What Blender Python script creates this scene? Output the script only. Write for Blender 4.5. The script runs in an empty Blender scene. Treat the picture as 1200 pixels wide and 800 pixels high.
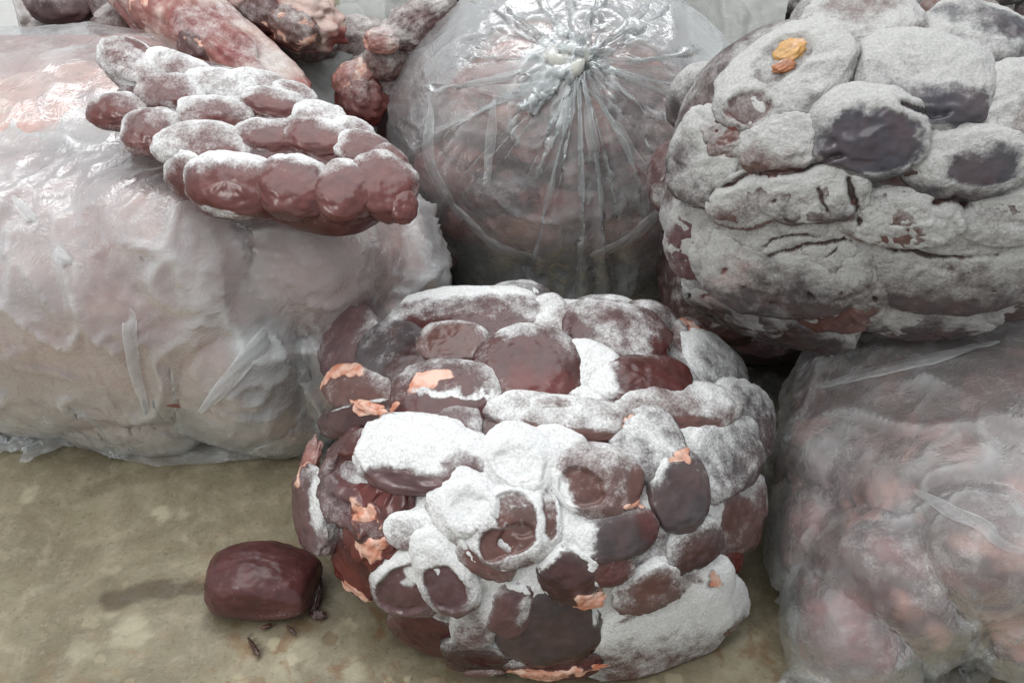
import bpy, math
import numpy as np
from mathutils import Vector, Matrix

# ------------------------------------------------------------------ camera, light, exposure
sc = bpy.context.scene
COL = sc.collection
R_ = math.radians
PITCH = R_(40.0); CAM = np.array([0.0, 0.0, 0.80]); FPX = 600.0 / math.tan(R_(30))
cd = bpy.data.cameras.new("camera"); cam = bpy.data.objects.new("camera", cd); COL.objects.link(cam)
cam.location = CAM; cam.rotation_euler = (R_(90) - PITCH, 0, 0)
cd.sensor_width = 36.0; cd.lens = 18.0 / math.tan(R_(30)); cd.clip_start = 0.02; cd.clip_end = 60
sc.camera = cam

w = bpy.data.worlds.new("World"); sc.world = w; w.use_nodes = True
bg = w.node_tree.nodes["Background"]
bg.inputs[0].default_value = (0.93, 0.97, 1.0, 1); bg.inputs[1].default_value = 0.64

def area(name, loc, target, sx, sy, power, col):
    l = bpy.data.lights.new(name, 'AREA'); l.shape = 'RECTANGLE'; l.size = sx; l.size_y = sy
    l.energy = power; l.color = col
    o = bpy.data.objects.new(name, l); COL.objects.link(o); o.location = loc
    o.rotation_euler = (Vector(target) - Vector(loc)).to_track_quat('-Z', 'Y').to_euler()
    return o
area("skylight_lamp", (-0.3, 1.05, 2.35), (0.0, 0.80, 0.1), 3.0, 2.0, 50, (0.97, 0.985, 1.0))
area("window_lamp", (-1.7, -0.7, 2.1), (0.0, 0.8, 0.15), 0.55, 0.9, 17, (1.0, 0.985, 0.96))

vs = sc.view_settings
vs.view_transform = 'Standard'; vs.look = 'None'; vs.exposure = 0.08; vs.gamma = 1.0; vs.use_curve_mapping = False
sc.render.engine = 'CYCLES'
cy = sc.cycles
cy.max_bounces = 6; cy.transparent_max_bounces = 14; cy.transmission_bounces = 4; cy.diffuse_bounces = 3; cy.glossy_bounces = 3; cy.use_adaptive_sampling = True; cy.adaptive_threshold = 0.025
cy.caustics_reflective = False; cy.caustics_refractive = False
cy.use_denoising = True

# ------------------------------------------------------------------ picture geometry -> the place
FW = np.array([0, math.cos(PITCH), -math.sin(PITCH)]); UP = np.array([0, math.sin(PITCH), math.cos(PITCH)])
RT = np.array([1.0, 0, 0])
def ray(px, py): return (px - 600) / FPX * RT + (400 - py) / FPX * UP + FW
def at_depth(px, py, d): return CAM + ray(px, py) * d
def at_z(px, py, z): r = ray(px, py); return CAM + r * ((z - CAM[2]) / r[2])
def at_y(px, py, y): r = ray(px, py); return CAM + r * (y / r[1])
def depth_of(p): return float(np.dot(np.asarray(p) - CAM, FW))
def unit(v): v = np.asarray(v, float); return v / (np.linalg.norm(v) + 1e-12)

# ------------------------------------------------------------------ numpy noise
_rs = np.random.RandomState(7)
_perm = _rs.permutation(256); _perm = np.concatenate([_perm, _perm, _perm])
_grad = _rs.normal(size=(256, 3)); _grad /= np.linalg.norm(_grad, axis=1)[:, None]
def perlin(p):
    p = np.asarray(p, float)
    i = np.floor(p).astype(int); f = p - i; i &= 255
    u = f * f * f * (f * (f * 6 - 15) + 10)
    out = 0
    for dx in (0, 1):
        wx = u[..., 0] if dx else 1 - u[..., 0]
        for dy in (0, 1):
            wy = u[..., 1] if dy else 1 - u[..., 1]
            for dz in (0, 1):
                wz = u[..., 2] if dz else 1 - u[..., 2]
                h = _perm[_perm[_perm[(i[..., 0] + dx) & 255] + ((i[..., 1] + dy) & 255)] + ((i[..., 2] + dz) & 255)]
                g = _grad[h & 255]
                dt = g[..., 0] * (f[..., 0] - dx) + g[..., 1] * (f[..., 1] - dy) + g[..., 2] * (f[..., 2] - dz)
                out = out + wx * wy * wz * dt
    return out * 1.5
def fbm(p, octs=3, lac=2.1, gain=0.5):
    a, s, t = 1.0, 0, 0
    p = np.asarray(p, float)
    for k in range(octs):
        s = s + a * perlin(p + 17.3 * k); t += a; p = p * lac; a *= gain
    return s / t
def ridged(p, octs=3):
    a, s, t = 1.0, 0, 0
    p = np.asarray(p, float)
    for k in range(octs):
        s = s + a * (1 - np.abs(perlin(p + 9.1 * k)) * 2); t += a; p = p * 2.0; a *= 0.5
    return s / t
def sstep(a, b, x): t = np.clip((x - a) / (b - a), 0, 1); return t * t * (3 - 2 * t)

# ------------------------------------------------------------------ objects
def world_loc(o):
    v = np.zeros(3)
    while o is not None: v = v + np.array(o.location); o = o.parent
    return v
def mesh_obj(name, verts, faces, mat, parent=None, origin=None, base=None, mask=None, smooth=True):
    """verts are world coordinates; the object gets its own origin and a parent at `parent`."""
    verts = np.asarray(verts, float)
    o0 = np.asarray(origin if origin is not None else (world_loc(parent) if parent else (0, 0, 0)), float)
    me = bpy.data.meshes.new(name)
    faces = np.asarray(faces)
    k = faces.shape[1]
    me.vertices.add(len(verts)); me.vertices.foreach_set("co", (verts - o0).astype(np.float32).ravel())
    me.loops.add(faces.size); me.loops.foreach_set("vertex_index", faces.astype(np.int32).ravel())
    me.polygons.add(len(faces))
    me.polygons.foreach_set("loop_start", np.arange(0, faces.size, k, dtype=np.int32))
    me.polygons.foreach_set("loop_total", np.full(len(faces), k, dtype=np.int32))
    me.update(calc_edges=True); me.validate()
    if smooth: me.polygons.foreach_set("use_smooth", np.ones(len(me.polygons), bool))
    for nm, arr in (("base", base), ("mask", mask)):
        if arr is not None:
            a = me.attributes.new(nm, 'FLOAT_COLOR', 'POINT')
            c = np.ones((len(verts), 4), np.float32); c[:, :3] = np.broadcast_to(arr, (len(verts), 3))
            a.data.foreach_set("color", c.ravel())
    me.materials.append(mat)
    o = bpy.data.objects.new(name, me); COL.objects.link(o)
    if parent:
        o.parent = parent; o.location = o0 - world_loc(parent)
    else:
        o.location = o0
    return o
def thing(name, label, cat, loc, group=None):
    o = bpy.data.objects.new(name, None); COL.objects.link(o); o.location = [float(v) for v in loc]
    o.empty_display_size = 0.05
    o["label"] = label; o["category"] = cat
    if group: o["group"] = group
    return o
def polar_grid(rows, cols, bias=1.0):
    """unit directions with the pole on +z, denser towards the pole, plus quad faces"""
    s = np.linspace(0, 1, rows)
    s[0] = 1e-6; s[-1] = 0.99999
    th = math.pi * s ** bias
    ph = np.linspace(0, 2 * math.pi, cols, endpoint=False)
    T, Pm = np.meshgrid(th, ph, indexing='ij')
    d = np.stack([np.sin(T) * np.cos(Pm), np.sin(T) * np.sin(Pm), np.cos(T)], -1).reshape(-1, 3)
    i = np.arange(rows - 1)[:, None] * cols; j = np.arange(cols)[None, :]; j2 = (j + 1) % cols
    f = np.stack([i + j, i + cols + j, i + cols + j2, i + j2], -1).reshape(-1, 4)
    return d, f
def frame_from(n, xdir):
    n = unit(n); x = np.asarray(xdir, float); x = unit(x - n * np.dot(n, x)); return np.stack([x, np.cross(n, x), n], 1)

# ------------------------------------------------------------------ materials
def new_mat(name):
    m = bpy.data.materials.new(name); m.use_nodes = True; nt = m.node_tree
    for n in list(nt.nodes): nt.nodes.remove(n)
    return m, nt
class NT:
    def __init__(s, nt): s.nt = nt
    def node(s, t, **kw):
        n = s.nt.nodes.new(t)
        for k, v in kw.items(): setattr(n, k, v)
        return n
    def put(s, sock, v):
        if isinstance(v, bpy.types.NodeSocket): s.nt.links.new(v, sock)
        elif v is not None: sock.default_value = v
    def math(s, op, a, b=0.0, c=0.0, clamp=False):
        n = s.node('ShaderNodeMath', operation=op, use_clamp=clamp)
        s.put(n.inputs[0], a); s.put(n.inputs[1], b); s.put(n.inputs[2], c); return n.outputs[0]
    def mix(s, f, a, b):
        n = s.node('ShaderNodeMix', data_type='RGBA'); s.put(n.inputs[0], f); s.put(n.inputs[6], a); s.put(n.inputs[7], b); return n.outputs[2]
    def noise(s, vec, scale, detail=4, rough=0.55, dist=0.0):
        n = s.node('ShaderNodeTexNoise'); s.put(n.inputs['Vector'], vec); n.inputs['Scale'].default_value = scale
        n.inputs['Detail'].default_value = detail; n.inputs['Roughness'].default_value = rough; n.inputs['Distortion'].default_value = dist
        return n.outputs[0]
    def ramp(s, v, a, b, smooth=True):
        n = s.node('ShaderNodeMapRange', interpolation_type='SMOOTHSTEP' if smooth else 'LINEAR')
        s.put(n.inputs[0], v); n.inputs[1].default_value = a; n.inputs[2].default_value = b; return n.outputs[0]
    def attr(s, name):
        n = s.node('ShaderNodeAttribute', attribute_name=name); return n

def flesh_mat(name, frost_col=(0.66, 0.655, 0.64), wet=0.30, grain=420.0, coat=0.0, salt=1.0):
    m, nt = new_mat(name); N = NT(nt)
    pos = N.node('ShaderNodeNewGeometry').outputs['Position']
    base = N.attr("base").outputs['Color']
    sep = N.node('ShaderNodeSeparateColor'); N.put(sep.inputs[0], N.attr("mask").outputs['Color'])
    fr, fat, rel = sep.outputs[0], sep.outputs[1], sep.outputs[2]
    n1 = N.noise(pos, 70, 5, 0.6); n2 = N.noise(pos, grain, 3, 0.65); n3 = N.noise(pos, 28, 3, 0.5, 0.6); n4 = N.noise(pos, 1300, 2, 0.6)
    e = N.math('MULTIPLY_ADD', N.math('SUBTRACT', n1, 0.5), 0.95, fr)
    e = N.math('MULTIPLY_ADD', N.math('SUBTRACT', n2, 0.5), 0.75 * salt, e)
    e = N.math('MULTIPLY_ADD', N.math('SUBTRACT', n4, 0.5), 0.35 * salt, e)
    f = N.ramp(e, 0.22, 0.92)
    haze = N.math('MULTIPLY', N.math('POWER', fr, 1.3), 0.20, clamp=True)
    ft = N.math('MAXIMUM', f, haze)
    # flesh colour: blotches, veins of paler tissue, fat
    b2 = N.mix(N.ramp(n3, 0.30, 0.72), N.mix(1.0, base, base), N.mix(0.16, base, (0.22, 0.085, 0.07, 1)))
    mul = N.node('ShaderNodeMix', data_type='RGBA', blend_type='MULTIPLY'); mul.inputs[0].default_value = 1.0
    N.put(mul.inputs[6], b2)
    cr = N.ramp(n1, 0.2, 0.8, False)
    comb = N.node('ShaderNodeCombineColor'); g = N.math('MULTIPLY_ADD', cr, 0.8, 0.6)
    for q in range(3): N.put(comb.inputs[q], g)
    N.put(mul.inputs[7], comb.outputs[0])
    fatc = N.mix(N.ramp(n1, 0.35, 0.65), (0.52, 0.20, 0.12, 1), (0.70, 0.46, 0.36, 1))
    fm = N.ramp(N.math('MULTIPLY_ADD', N.math('SUBTRACT', n1, 0.5), 0.9, fat), 0.35, 0.6)
    c = N.mix(fm, mul.outputs[2], fatc)
    frc = N.mix(N.ramp(n2, 0.3, 0.7), tuple(v * 0.86 for v in frost_col) + (1,), tuple(min(v * 1.12, 0.9) for v in frost_col) + (1,))
    c = N.mix(ft, c, frc)
    p = N.node('ShaderNodeBsdfPrincipled')
    N.put(p.inputs['Base Color'], c)
    rg = N.math('MULTIPLY_ADD', N.math('MULTIPLY_ADD', f, 0.8, N.math('MULTIPLY', haze, 0.5), clamp=True), 0.85 - wet, wet)
    rg = N.math('MULTIPLY_ADD', N.math('SUBTRACT', n1, 0.5), 0.16, rg, clamp=True)
    N.put(p.inputs['Roughness'], rg)
    p.inputs['Specular IOR Level'].default_value = 0.45
    p.inputs['Coat Weight'].default_value = coat; p.inputs['Coat Roughness'].default_value = 0.18
    h = N.math('MULTIPLY_ADD', f, 0.8, N.math('MULTIPLY', N.math('MULTIPLY', n2, N.math('ADD', f, 0.03)), 1.6))
    h = N.math('MULTIPLY_ADD', N.math('MULTIPLY', n4, f), 0.6, h)
    h = N.math('MULTIPLY_ADD', n1, 0.22, h)
    bp = N.node('ShaderNodeBump'); bp.inputs['Strength'].default_value = 0.55; bp.inputs['Distance'].default_value = 0.0016
    N.put(bp.inputs['Height'], h); N.put(p.inputs['Normal'], bp.outputs[0])
    out = N.node('ShaderNodeOutputMaterial'); nt.links.new(p.outputs[0], out.inputs[0])
    return m
M_KID = flesh_mat("kidney_flesh_with_white_frost", (0.74, 0.74, 0.73), 0.23, salt=0.62)
M_GREY = flesh_mat("kidney_flesh_with_grey_frost", (0.46, 0.455, 0.44), 0.24, salt=0.40)
M_LOOSE = flesh_mat("bare_kidney_flesh", (0.60, 0.58, 0.57), 0.30)
M_MEAT = flesh_mat("frozen_meat", (0.62, 0.59, 0.57), 0.36, salt=0.5)

def film_mat(name, milk=0.3, gloss_rough=0.17, tint=(0.86, 0.89, 0.89)):
    m, nt = new_mat(name); N = NT(nt)
    pos = N.node('ShaderNodeNewGeometry').outputs['Position']
    sep = N.node('ShaderNodeSeparateColor'); N.put(sep.inputs[0], N.attr("mask").outputs['Color'])
    crease = sep.outputs[0]
    n1 = N.noise(pos, 5.5, 4, 0.62, 1.2); n2 = N.noise(pos, 45, 4, 0.6, 1.5); n3 = N.noise(pos, 160, 3, 0.6, 0.6)
    mk = N.math('MULTIPLY_ADD', N.math('SUBTRACT', n1, 0.5), 0.85, milk)
    mk = N.math('MULTIPLY_ADD', N.math('SUBTRACT', n2, 0.5), 0.16, mk)
    mk = N.math('MULTIPLY_ADD', crease, 0.62, mk)
    mk = N.math('MINIMUM', N.math('MAXIMUM', mk, 0.05), 0.9)
    # fine crinkles
    rd = N.math('ABSOLUTE', N.math('SUBTRACT', n2, 0.5))
    h = N.math('MULTIPLY_ADD', n3, 0.22, N.math('MULTIPLY', rd, 1.4))
    bp = N.node('ShaderNodeBump'); bp.inputs['Strength'].default_value = 0.42; bp.inputs['Distance'].default_value = 0.004
    N.put(bp.inputs['Height'], h)
    df = N.node('ShaderNodeBsdfDiffuse'); df.inputs[0].default_value = tint + (1,); N.put(df.inputs['Normal'], bp.outputs[0])
    tl = N.node('ShaderNodeBsdfTranslucent'); tl.inputs[0].default_value = tint + (1,); N.put(tl.inputs['Normal'], bp.outputs[0])
    mm = N.node('ShaderNodeMixShader'); mm.inputs[0].default_value = 0.42; nt.links.new(df.outputs[0], mm.inputs[1]); nt.links.new(tl.outputs[0], mm.inputs[2])
    tr = N.node('ShaderNodeBsdfTransparent'); tr.inputs[0].default_value = (0.97, 0.98, 0.98, 1)
    m2 = N.node('ShaderNodeMixShader'); N.put(m2.inputs[0], mk); nt.links.new(tr.outputs[0], m2.inputs[1]); nt.links.new(mm.outputs[0], m2.inputs[2])
    gl = N.node('ShaderNodeBsdfGlossy'); gl.inputs['Roughness'].default_value = gloss_rough; gl.inputs[0].default_value = (1, 1, 1, 1); N.put(gl.inputs['Normal'], bp.outputs[0])
    fz = N.node('ShaderNodeFresnel'); fz.inputs[0].default_value = 1.5; N.put(fz.inputs['Normal'], bp.outputs[0])
    m3 = N.node('ShaderNodeMixShader'); N.put(m3.inputs[0], N.math('MULTIPLY', fz.outputs[0], 0.36, clamp=True)); nt.links.new(m2.outputs[0], m3.inputs[1]); nt.links.new(gl.outputs[0], m3.inputs[2])
    out = N.node('ShaderNodeOutputMaterial'); nt.links.new(m3.outputs[0], out.inputs[0])
    return m
M_FILM_A = film_mat("milky_plastic_film", 0.47)
M_FILM_B = film_mat("clear_plastic_film", 0.33)
M_FILM_C = film_mat("thin_plastic_film", 0.22, 0.20)

TINT = dict(mar=(0.062, 0.017, 0.016), red=(0.105, 0.018, 0.015), drk=(0.040, 0.018, 0.017), gry=(0.055, 0.044, 0.046),
            slb=(0.105, 0.032, 0.029), blu=(0.042, 0.043, 0.054), brn=(0.105, 0.050, 0.042), pnk=(0.30, 0.13, 0.11), org=(0.55, 0.16, 0.08), pur=(0.10, 0.055, 0.058))

# ------------------------------------------------------------------ floor
def build_floor():
    def axis(a, b, c, d, fine, coarse):
        return np.concatenate([np.linspace(a, b, coarse, endpoint=False), np.arange(b, c, fine), np.linspace(c, d, coarse)])
    xs = axis(-6, -0.85, 0.75, 6, 0.005, 14); ys = axis(-3, 0.30, 1.0, 9, 0.005, 14)
    X, Y = np.meshgrid(xs, ys, indexing='ij')
    P = np.stack([X, Y, np.zeros_like(X)], -1).reshape(-1, 3)
    z = 0.0022 * fbm(P * 9, 3) + 0.0010 * fbm(P * 45 + 5, 2)
    # stains and damp with shapes of their own
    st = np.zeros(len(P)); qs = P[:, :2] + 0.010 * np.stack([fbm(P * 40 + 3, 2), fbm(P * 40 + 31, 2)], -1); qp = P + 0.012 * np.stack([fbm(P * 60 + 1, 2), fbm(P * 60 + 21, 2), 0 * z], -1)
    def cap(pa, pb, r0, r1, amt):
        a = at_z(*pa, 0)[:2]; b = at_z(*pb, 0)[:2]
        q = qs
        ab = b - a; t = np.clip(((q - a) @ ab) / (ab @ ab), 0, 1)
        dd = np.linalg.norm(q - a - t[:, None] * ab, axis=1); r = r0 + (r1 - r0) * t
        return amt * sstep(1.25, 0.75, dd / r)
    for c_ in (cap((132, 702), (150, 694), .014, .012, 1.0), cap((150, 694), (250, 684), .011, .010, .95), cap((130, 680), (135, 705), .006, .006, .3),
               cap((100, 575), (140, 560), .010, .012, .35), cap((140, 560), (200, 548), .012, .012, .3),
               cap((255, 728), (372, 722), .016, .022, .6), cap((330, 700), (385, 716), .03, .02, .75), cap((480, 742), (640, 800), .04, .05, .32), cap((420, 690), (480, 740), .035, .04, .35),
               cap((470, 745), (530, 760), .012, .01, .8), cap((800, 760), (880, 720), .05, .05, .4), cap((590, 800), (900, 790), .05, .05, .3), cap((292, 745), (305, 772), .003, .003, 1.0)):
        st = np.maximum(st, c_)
    pale = np.zeros(len(P))
    for (px, py, r, amt) in ((152, 738, .022, .8), (190, 600, .012, .8), (212, 600, .008, .5), (32, 578, .012, .6), (415, 785, .016, .9), (148, 768, .02, .35), (385, 700, .02, .4), (870, 745, .022, .8), (860, 772, .02, .5), (345, 770, .025, .5), (95, 760, .015, .5), (125, 715, .01, .3)):
        c_ = at_z(px, py, 0)
        q = qp
        pale = np.maximum(pale, .62 * amt * sstep(1.2, 0.6, np.linalg.norm((q - c_)[:, :2], axis=1) / r))
    agg = np.maximum(sstep(0.34, 0.10, np.linalg.norm((P - at_z(590, 830, 0))[:, :2] * np.array([0.55, 1.0]), axis=1)), 0.05)
    P[:, 2] = z - 0.003
    n, k = len(xs), len(ys)
    i = np.arange(n - 1)[:, None] * k; j = np.arange(k - 1)[None, :]
    f = np.stack([i + j, i + k + j, i + k + j + 1, i + j + 1], -1).reshape(-1, 4)
    m, nt = new_mat("damp_stained_concrete"); N = NT(nt)
    pos = N.node('ShaderNodeNewGeometry').outputs['Position']
    sep = N.node('ShaderNodeSeparateColor'); N.put(sep.inputs[0], N.attr("mask").outputs['Color'])
    n1 = N.noise(pos, 7, 5, 0.6, 0.5); n2 = N.noise(pos, 38, 5, 0.65, 0.3); n3 = N.noise(pos, 230, 4, 0.65); n5 = N.noise(pos, 16, 3, 0.5)
    c = N.mix(N.ramp(n1, 0.32, 0.68), (0.175, 0.150, 0.097, 1), (0.275, 0.240, 0.160, 1))
    c = N.mix(N.math('MULTIPLY', N.ramp(n2, 0.48, 0.70), 0.34), c, (0.46, 0.40, 0.29, 1))
    c = N.mix(N.math('MULTIPLY', N.ramp(n2, 0.50, 0.30), 0.45), c, (0.17, 0.135, 0.080, 1))
    c = N.mix(N.math('MULTIPLY', N.ramp(n5, 0.55, 0.75), 0.4), c, (0.23, 0.205, 0.130, 1))
    c = N.mix(N.math('MULTIPLY', N.ramp(n3, 0.56, 0.76), 0.45), c, (0.36, 0.33, 0.24, 1))
    c = N.mix(N.math('MULTIPLY', N.ramp(n3, 0.44, 0.28), 0.6), c, (0.08, 0.07, 0.045, 1))
    vo = N.node('ShaderNodeTexVoronoi', feature='F1'); vo.inputs['Scale'].default_value = 48; vo.inputs['Randomness'].default_value = 1.0
    wv = N.node('ShaderNodeVectorMath', operation='ADD'); nz = N.node('ShaderNodeTexNoise'); N.put(nz.inputs['Vector'], pos); nz.inputs['Scale'].default_value = 55
    sc_ = N.node('ShaderNodeVectorMath', operation='SCALE'); N.put(sc_.inputs[0], nz.outputs['Color']); sc_.inputs['Scale'].default_value = 0.018
    N.put(wv.inputs[0], pos); N.put(wv.inputs[1], sc_.outputs[0]); N.put(vo.inputs['Vector'], wv.outputs[0])
    sv = N.node('ShaderNodeSeparateColor'); N.put(sv.inputs[0], vo.outputs['Color'])
    stone = N.math('MULTIPLY', N.ramp(vo.outputs['Distance'], 0.0095 * 48, 0.006 * 48), N.ramp(sv.outputs[0], 0.45, 0.55))
    stonec = N.mix(sv.outputs[1], (0.16, 0.115, 0.06, 1), (0.42, 0.37, 0.25, 1))
    c = N.mix(N.math('MULTIPLY', N.math('MULTIPLY', stone, sep.outputs[2]), 0.95), c, stonec)
    c = N.mix(N.math('MULTIPLY', sep.outputs[1], N.ramp(n2, 0.25, 0.5)), c, (0.50, 0.46, 0.33, 1))
    c = N.mix(N.math('MULTIPLY', N.ramp(N.noise(pos, 26, 4, 0.6, 0.8), 0.52, 0.66), N.math('MULTIPLY', sep.outputs[2], 0.7)), c, (0.20, 0.105, 0.045, 1))
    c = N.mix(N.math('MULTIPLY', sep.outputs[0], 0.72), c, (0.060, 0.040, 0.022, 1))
    p = N.node('ShaderNodeBsdfPrincipled'); N.put(p.inputs['Base Color'], c)
    rg = N.math('MULTIPLY_ADD', N.ramp(n1, 0.38, 0.62), 0.34, 0.20); rg = N.math('SUBTRACT', rg, N.math('MULTIPLY', sep.outputs[0], 0.06)); N.put(p.inputs['Roughness'], rg); p.inputs['Specular IOR Level'].default_value = 0.35
    bp = N.node('ShaderNodeBump'); bp.inputs['Strength'].default_value = 0.5; bp.inputs['Distance'].default_value = 0.002
    N.put(bp.inputs['Height'], N.math('MULTIPLY_ADD', n3, 0.5, n2)); N.put(p.inputs['Normal'], bp.outputs[0])
    out = N.node('ShaderNodeOutputMaterial'); nt.links.new(p.outputs[0], out.inputs[0])
    o = mesh_obj("concrete_floor", P, f, m, mask=np.stack([st, pale, agg], -1)); o["kind"] = "structure"
build_floor()

# ------------------------------------------------------------------ kidneys and lumps
KD, KF = polar_grid(46, 66, 1.18)
FD = polar_grid(62, 88, 1.2); RD = polar_grid(84, 124, 1.25)
SD, SF = polar_grid(28, 40, 1.1)
def spow(v, e): return np.sign(v) * np.abs(v) ** e
def feat_mask(s, ft):
    u, v, ru, rv, rot = ft[1:6]
    c_, s_ = math.cos(R_(rot)), math.sin(R_(rot))
    du = s[:, 0] - u; dv = s[:, 1] - v
    a = (du * c_ + dv * s_) / ru; b = (-du * s_ + dv * c_) / rv
    return np.where(s[:, 2] > -0.05, a * a + b * b, 99.0)
def lump_mesh(C, R, rad, seed, tint, frost, feats=(), boxy=1.0, bend=0.0, amp=0.06, freq=1.6, ridge=0.0, grid=None, top_frost=0.25, zmin=None, wr=0.0, cob=None, fatp=None, rimf=0.30):
    d, f = grid or (KD, KF)
    rs = np.random.RandomState(seed); off = rs.uniform(-50, 50, 3)
    s = d.copy()
    q = np.stack([spow(s[:, 0], boxy), spow(s[:, 1], boxy), spow(s[:, 2], 0.5 + 0.5 * boxy)], -1)
    rad = np.asarray(rad, float)
    nz = fbm(s * freq + off, 3)
    disp = 1 + amp * 1.6 * nz
    wob = np.stack([fbm(s * 5 + off, 2), fbm(s * 5 + off + 7, 2), np.zeros(len(s))], -1) * 0.16
    sw = s + wob
    fr = np.full(len(s), float(frost)); fat = np.zeros(len(s)); col = np.tile(np.array(TINT[tint] if isinstance(tint, str) else tint), (len(s), 1))
    zoff = np.zeros(len(s))
    for ft in feats:
        k = ft[0]; e = feat_mask(sw if k not in ('dent', 'bump', 'cut') else s + wob * 0.4, ft); amt = ft[6]
        g = np.exp(-e * 1.1) if k in ('dent', 'bump') else sstep(1.75, 0.35, e)
        if k == 'dent': zoff += amt * .8 * sstep(1.5, 0.35, e)
        elif k == 'cut': q_ = sstep(1.25, .75, e); zoff += amt * .55 * q_; fr = fr * (1 - .88 * q_) + .25 * q_ * sstep(.1, .4, fbm(s * 9 + off, 2))
        elif k == 'rim': zoff -= amt * .8 * np.exp(-((np.sqrt(e) - 1.0) / 0.28) ** 2)
        elif k == 'bump': disp += amt * g
        elif k == 'bare': fr = fr * (1 - g * amt)
        elif k == 'frost': fr = fr * (1 - g) + g * amt
        elif k == 'fat': fat = np.maximum(fat, g * amt); fr = fr * (1 - g * 0.9)
        elif k == 'tint': col = col * (1 - g[:, None]) + np.array(TINT[amt]) * g[:, None]
    if ridge:
        disp += ridge * (ridged(s * np.array([1.2, 3.2, 1.2]) + off + 0.6 * nz[:, None], 2) - 0.5)
    p = q * rad * disp[:, None]
    if cob is not None:
        rr_ = np.sqrt(s[:, 0] ** 2 + s[:, 1] ** 2) + 1e-9; k_ = (rr_ ** 2 + 0.10) ** (-0.11)
        p[:, 0] *= k_; p[:, 1] *= k_
        p[:, 2] = np.where(p[:, 2] > 0, p[:, 2] * cob / rad[2], p[:, 2])
    p[:, 2] -= zoff * math.sqrt(rad[0] * rad[1])
    p[:, 1] += bend * rad[0] * (s[:, 0] ** 2 - 0.35)
    # fine unevenness in metres
    W = C + p @ R.T
    W = W + (d @ R.T) * (0.0010 * fbm(W * 120, 2))[:, None]
    if wr:
        Wd = W + 0.02 * np.stack([fbm(W * 20, 2), fbm(W * 20 + 9, 2), fbm(W * 20 + 19, 2)], -1)
        rg_ = 1 - np.abs(perlin(Wd * np.array([34, 34, 60]) + off)) * 2.2; en = sstep(-.2, .3, fbm(W * 13 + off, 2))
        W = W + (d @ R.T) * (wr * (np.clip(rg_, -.6, 1) - .2) * en + wr * .6 * fbm(W * 75, 2))[:, None]
    if zmin is not None: W[:, 2] = np.maximum(W[:, 2], zmin + 0.0015 * np.abs(perlin(W * 60)))
    if cob is not None: fr = fr + rimf * (s[:, 0] ** 2 + s[:, 1] ** 2 - 0.45) * (s[:, 2] > -.3)
    fr = fr + (0.62 if cob is not None else top_frost) * ((d @ R.T)[:, 2] - 0.42) * (0.25 + frost)
    fr = np.clip(fr + 0.55 * fbm(W * 15 + 3, 3), 0, 1.2)
    if fatp:
        Wq = W + 0.012 * np.stack([fbm(W * 55, 2), fbm(W * 55 + 9, 2), fbm(W * 55 + 19, 2)], -1)
        fatp = [f_ for f_ in fatp if np.linalg.norm(f_[0] - C) < .10]; fz_ = 0.0018 * (1 + fbm(W * 150, 2)) if fatp else 0
        for (P_, Rm_, r_, kind_, amt_) in fatp:
            g = sstep(1.4, .5, ((((Wq - P_) @ Rm_) / r_) ** 2).sum(1)); fat = np.maximum(fat, g * amt_); fr = fr * (1 - .8 * g)
            W = W + (d @ R.T) * (g * fz_)[:, None]
    return W, f, np.clip(col, 0, 1), np.stack([np.clip(fr, 0, 1), fat, nz], -1)

class Envelope:
    def __init__(s, c, rad, R, p): s.c = np.asarray(c, float); s.rad = np.asarray(rad, float); s.R = np.asarray(R, float); s.p = p
    def f(s, x): q = np.abs((x - s.c) @ s.R) / s.rad; return (q ** s.p).sum(-1)
    def hit(s, px, py):
        r = ray(px, py); t = np.linspace(0.25, 2.2, 3000); v = s.f(CAM + t[:, None] * r)
        i = np.argmax(v < 1) if (v < 1).any() else int(np.argmin(v))
        return CAM + t[i] * r
    def normal(s, x):
        q = (x - s.c) @ s.R; g = np.sign(q) * np.abs(q / s.rad) ** (s.p - 1) / s.rad
        return unit(s.R @ g)
    def tdir(s, D): q = np.abs(D @ s.R) / s.rad; return (q ** s.p).sum(-1) ** (-1 / s.p)

def kidney_pose(env, k, push=0.42, thick=0.60, grow=1.05):
    px, py, rx, ry, ang = k[:5]; o = k[8] if len(k) > 8 else {}
    P = env.hit(px, py); n = env.normal(P); d = depth_of(P)
    view = unit(CAM - P); cosv = max(float(np.dot(n, view)), 0.0)
    n2 = unit(n * 0.75 + view * (0.25 + 0.5 * max(0, 0.35 - cosv)))
    xd = math.cos(R_(ang)) * RT + math.sin(R_(ang)) * UP
    Rm = frame_from(n2, xd)
    def proj(v):   # apparent length per unit along v
        return max(np.linalg.norm(v - view * np.dot(v, view)), 0.55)
    a = rx * d / FPX / proj(Rm[:, 0]); b = ry * d / FPX / proj(Rm[:, 1])
    c = o.get('th', thick) * (a * b) ** 0.5
    a *= grow; b *= grow
    co = o.get('out', 0.30 + 0.40 * max(0.0, 0.42 - o.get('push', push))) * (a * b) ** 0.5
    C = P - n2 * co * 0.50
    return C, Rm, np.array([a, b, c]), n2, co

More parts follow.
